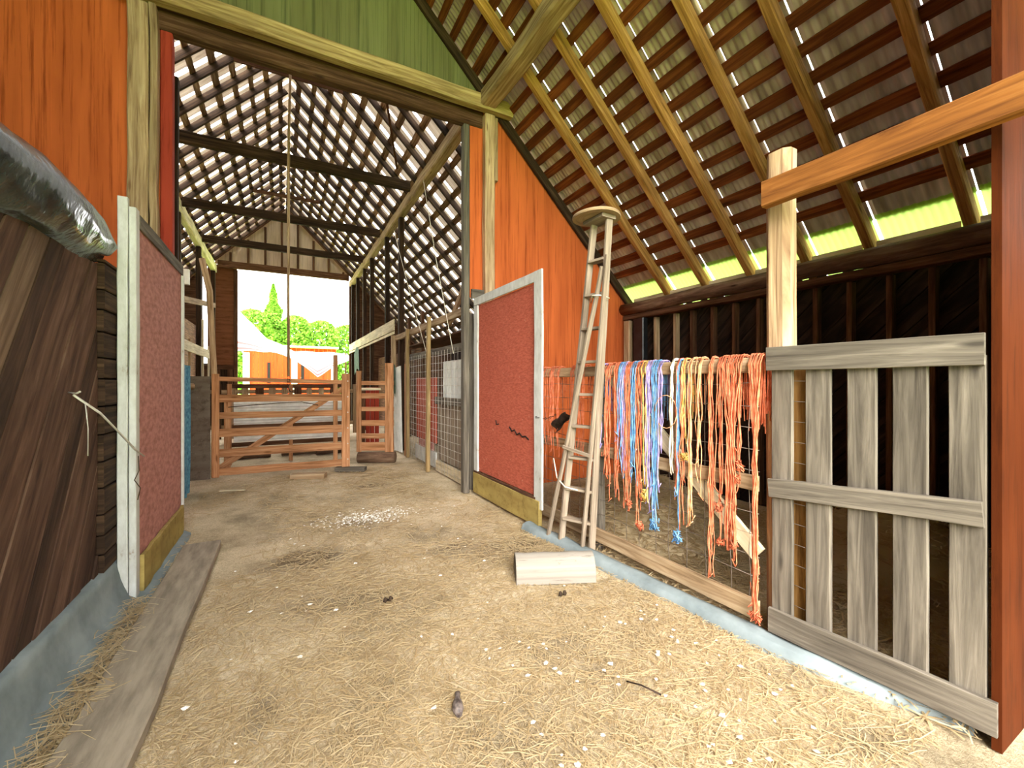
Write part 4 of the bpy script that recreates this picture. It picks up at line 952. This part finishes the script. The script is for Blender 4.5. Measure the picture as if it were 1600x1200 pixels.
for k in range(3):
    mb = MB(); mb.box(-1.33-.1*k, -1.28-.1*k, 8.6, 8.63, -.01, 1.62); obj('picket', mb, 'cream', label='thin pale picket behind the grey plywood panel, %s from the right' % ORD[k], cat='picket', group='pickets behind the plywood panel')

# ================================================================ OUTSIDE THE BACK DOORWAY
t = thing('red_shed', (.4, 24, 0), 'bright red plank shed behind the white tarp outside', 'shed')
mb = MB()
x = -1.6
while x < 2.4: mb.box(x, x+.2, 24, 24.03, .0, 3.3, ch=.004); x += .205
obj('plank_wall', mb, 'shed', t)
for x in (-.62, .86):
    mb = MB(); mb.box(x, x+.14, 23.97, 23.995, 1.55, 2.55); obj('window_slot', mb, 'window', t)
for x in (-1.62, .42, 2.25):
    mb = MB(); mb.box(x, x+.28, 23.93, 23.965, 0, 3.0); obj('corner_board', mb, 'cream', t)
mb = MB(); mb.box(-1.8, 2.6, 23.8, 26.5, 3.31, 3.4); obj('roof', mb, 'foil', t)
mb = MB()
topp = [(-2.4, H+4.2), (-1.3, H+2.75), (-.57, H+1.98), (.5, H+1.45), (1.6, H+1.45), (2.7, H+1.42)]
botp = [(-2.4, H+1.3), (-1.2, H+1.3), (-.4, H+1.32), (.45, H+1.05), (1.35, H+.3), (2.0, H+.75), (2.7, H+1.1)]
def pl(P_, x):
    for (a, b), (c, d) in zip(P_, P_[1:]):
        if x <= c: return b+(d-b)*(x-a)/(c-a)
    return P_[-1][1]
def wt(u, v):
    x = -2.4+5.1*u; zt_, zb_ = pl(topp, x), min(pl(botp, x), pl(topp, x)-.1)
    return (x, 20+1.3*v+.06*math.sin(u*23+v*5), zb_+(zt_-zb_)*v+.02*math.sin(u*31))
mb.grid(wt, 60, 18); obj('canopy_tarp', mb, 'wtarp', label='sagging white tarp with pinkish stripes stretched outside the back doorway', cat='tarp')
for x, lab in ((2.6, 'right'), (-2.3, 'left')):
    mb = MB(); mb.tube([(x, 21.0, -.1), (x, 21.0, pl(topp, x)-.02)], .035, 8); obj('tarp_pole', mb, 'brown', label='pole holding up the %s end of the white tarp outside' % lab, cat='pole')
def tree(x, y, r_, h_, n_, seed, lab, cone=False, z0_=.6):
    rr = random.Random(seed)
    t = thing('tree', (x, y, 0), lab, 'tree', None)
    mb = MB(); mb.tube([(x, y, -.1), (x+.1, y, h_*.4), (x, y, h_*.85)], r_*.08, 8, .05, rs=[r_*.09, r_*.06, r_*.02]); obj('trunk', mb, 'brown', t)
    mb = MB(); mb.use('leaf')
    for _ in range(n_):
        f = rr.random()
        a = rr.uniform(0, 6.283)
        if cone: zz = z0_+(h_-z0_)*f**1.3; rad = r_*(1-f**1.3)*(.8+.25*math.sin(zz*5+a*2))
        else:
            zz = z0_+(h_-z0_)*f; rad = r_*math.sqrt(max(0, 1-(2*f-1)**4))*(.85+.2*noise.noise(Vector((math.cos(a)*2, math.sin(a)*2, zz*1.2+seed))))
        rad *= math.sqrt(rr.uniform(.3, 1)); c = Vector((x+math.cos(a)*rad, y+math.sin(a)*rad, zz)); s_ = rr.uniform(.07, .16)
        d1 = Vector((rr.gauss(0, 1), rr.gauss(0, 1), rr.gauss(0, 1))).normalized()*s_; d2 = d1.cross(Vector((rr.gauss(0, 1), rr.gauss(0, 1), rr.gauss(0, 1)))).normalized()*s_*.6
        b = len(mb.v); mb.v += [c-d1, c+d2, c+d1, c-d2]; uu = rr.random(); mb.face((b, b+1, b+2, b+3), [(uu, .5)]*4)
    obj('foliage', mb, None, t)
tree(-1.7, 33, 1.5, 6.4, 8000, 1, 'rounded pale green tree at the left of the back doorway view')
tree(-.5, 34, 2.3, 8.4, 9000, 2, 'pointed bright green tree rising above the others outside', True)
for i, (x, y, r_, h_) in enumerate(((.9, 34, 1.5, 6.3), (2.6, 35, 1.7, 6.2), (4.6, 36, 1.9, 6.1), (6.6, 38, 2.2, 6.0))):
    tree(x, y, r_, h_, 8000, 10+i, 'dense lime green tree behind the white tarp, %s from the pointed tree' % ORD[i], False, .2)
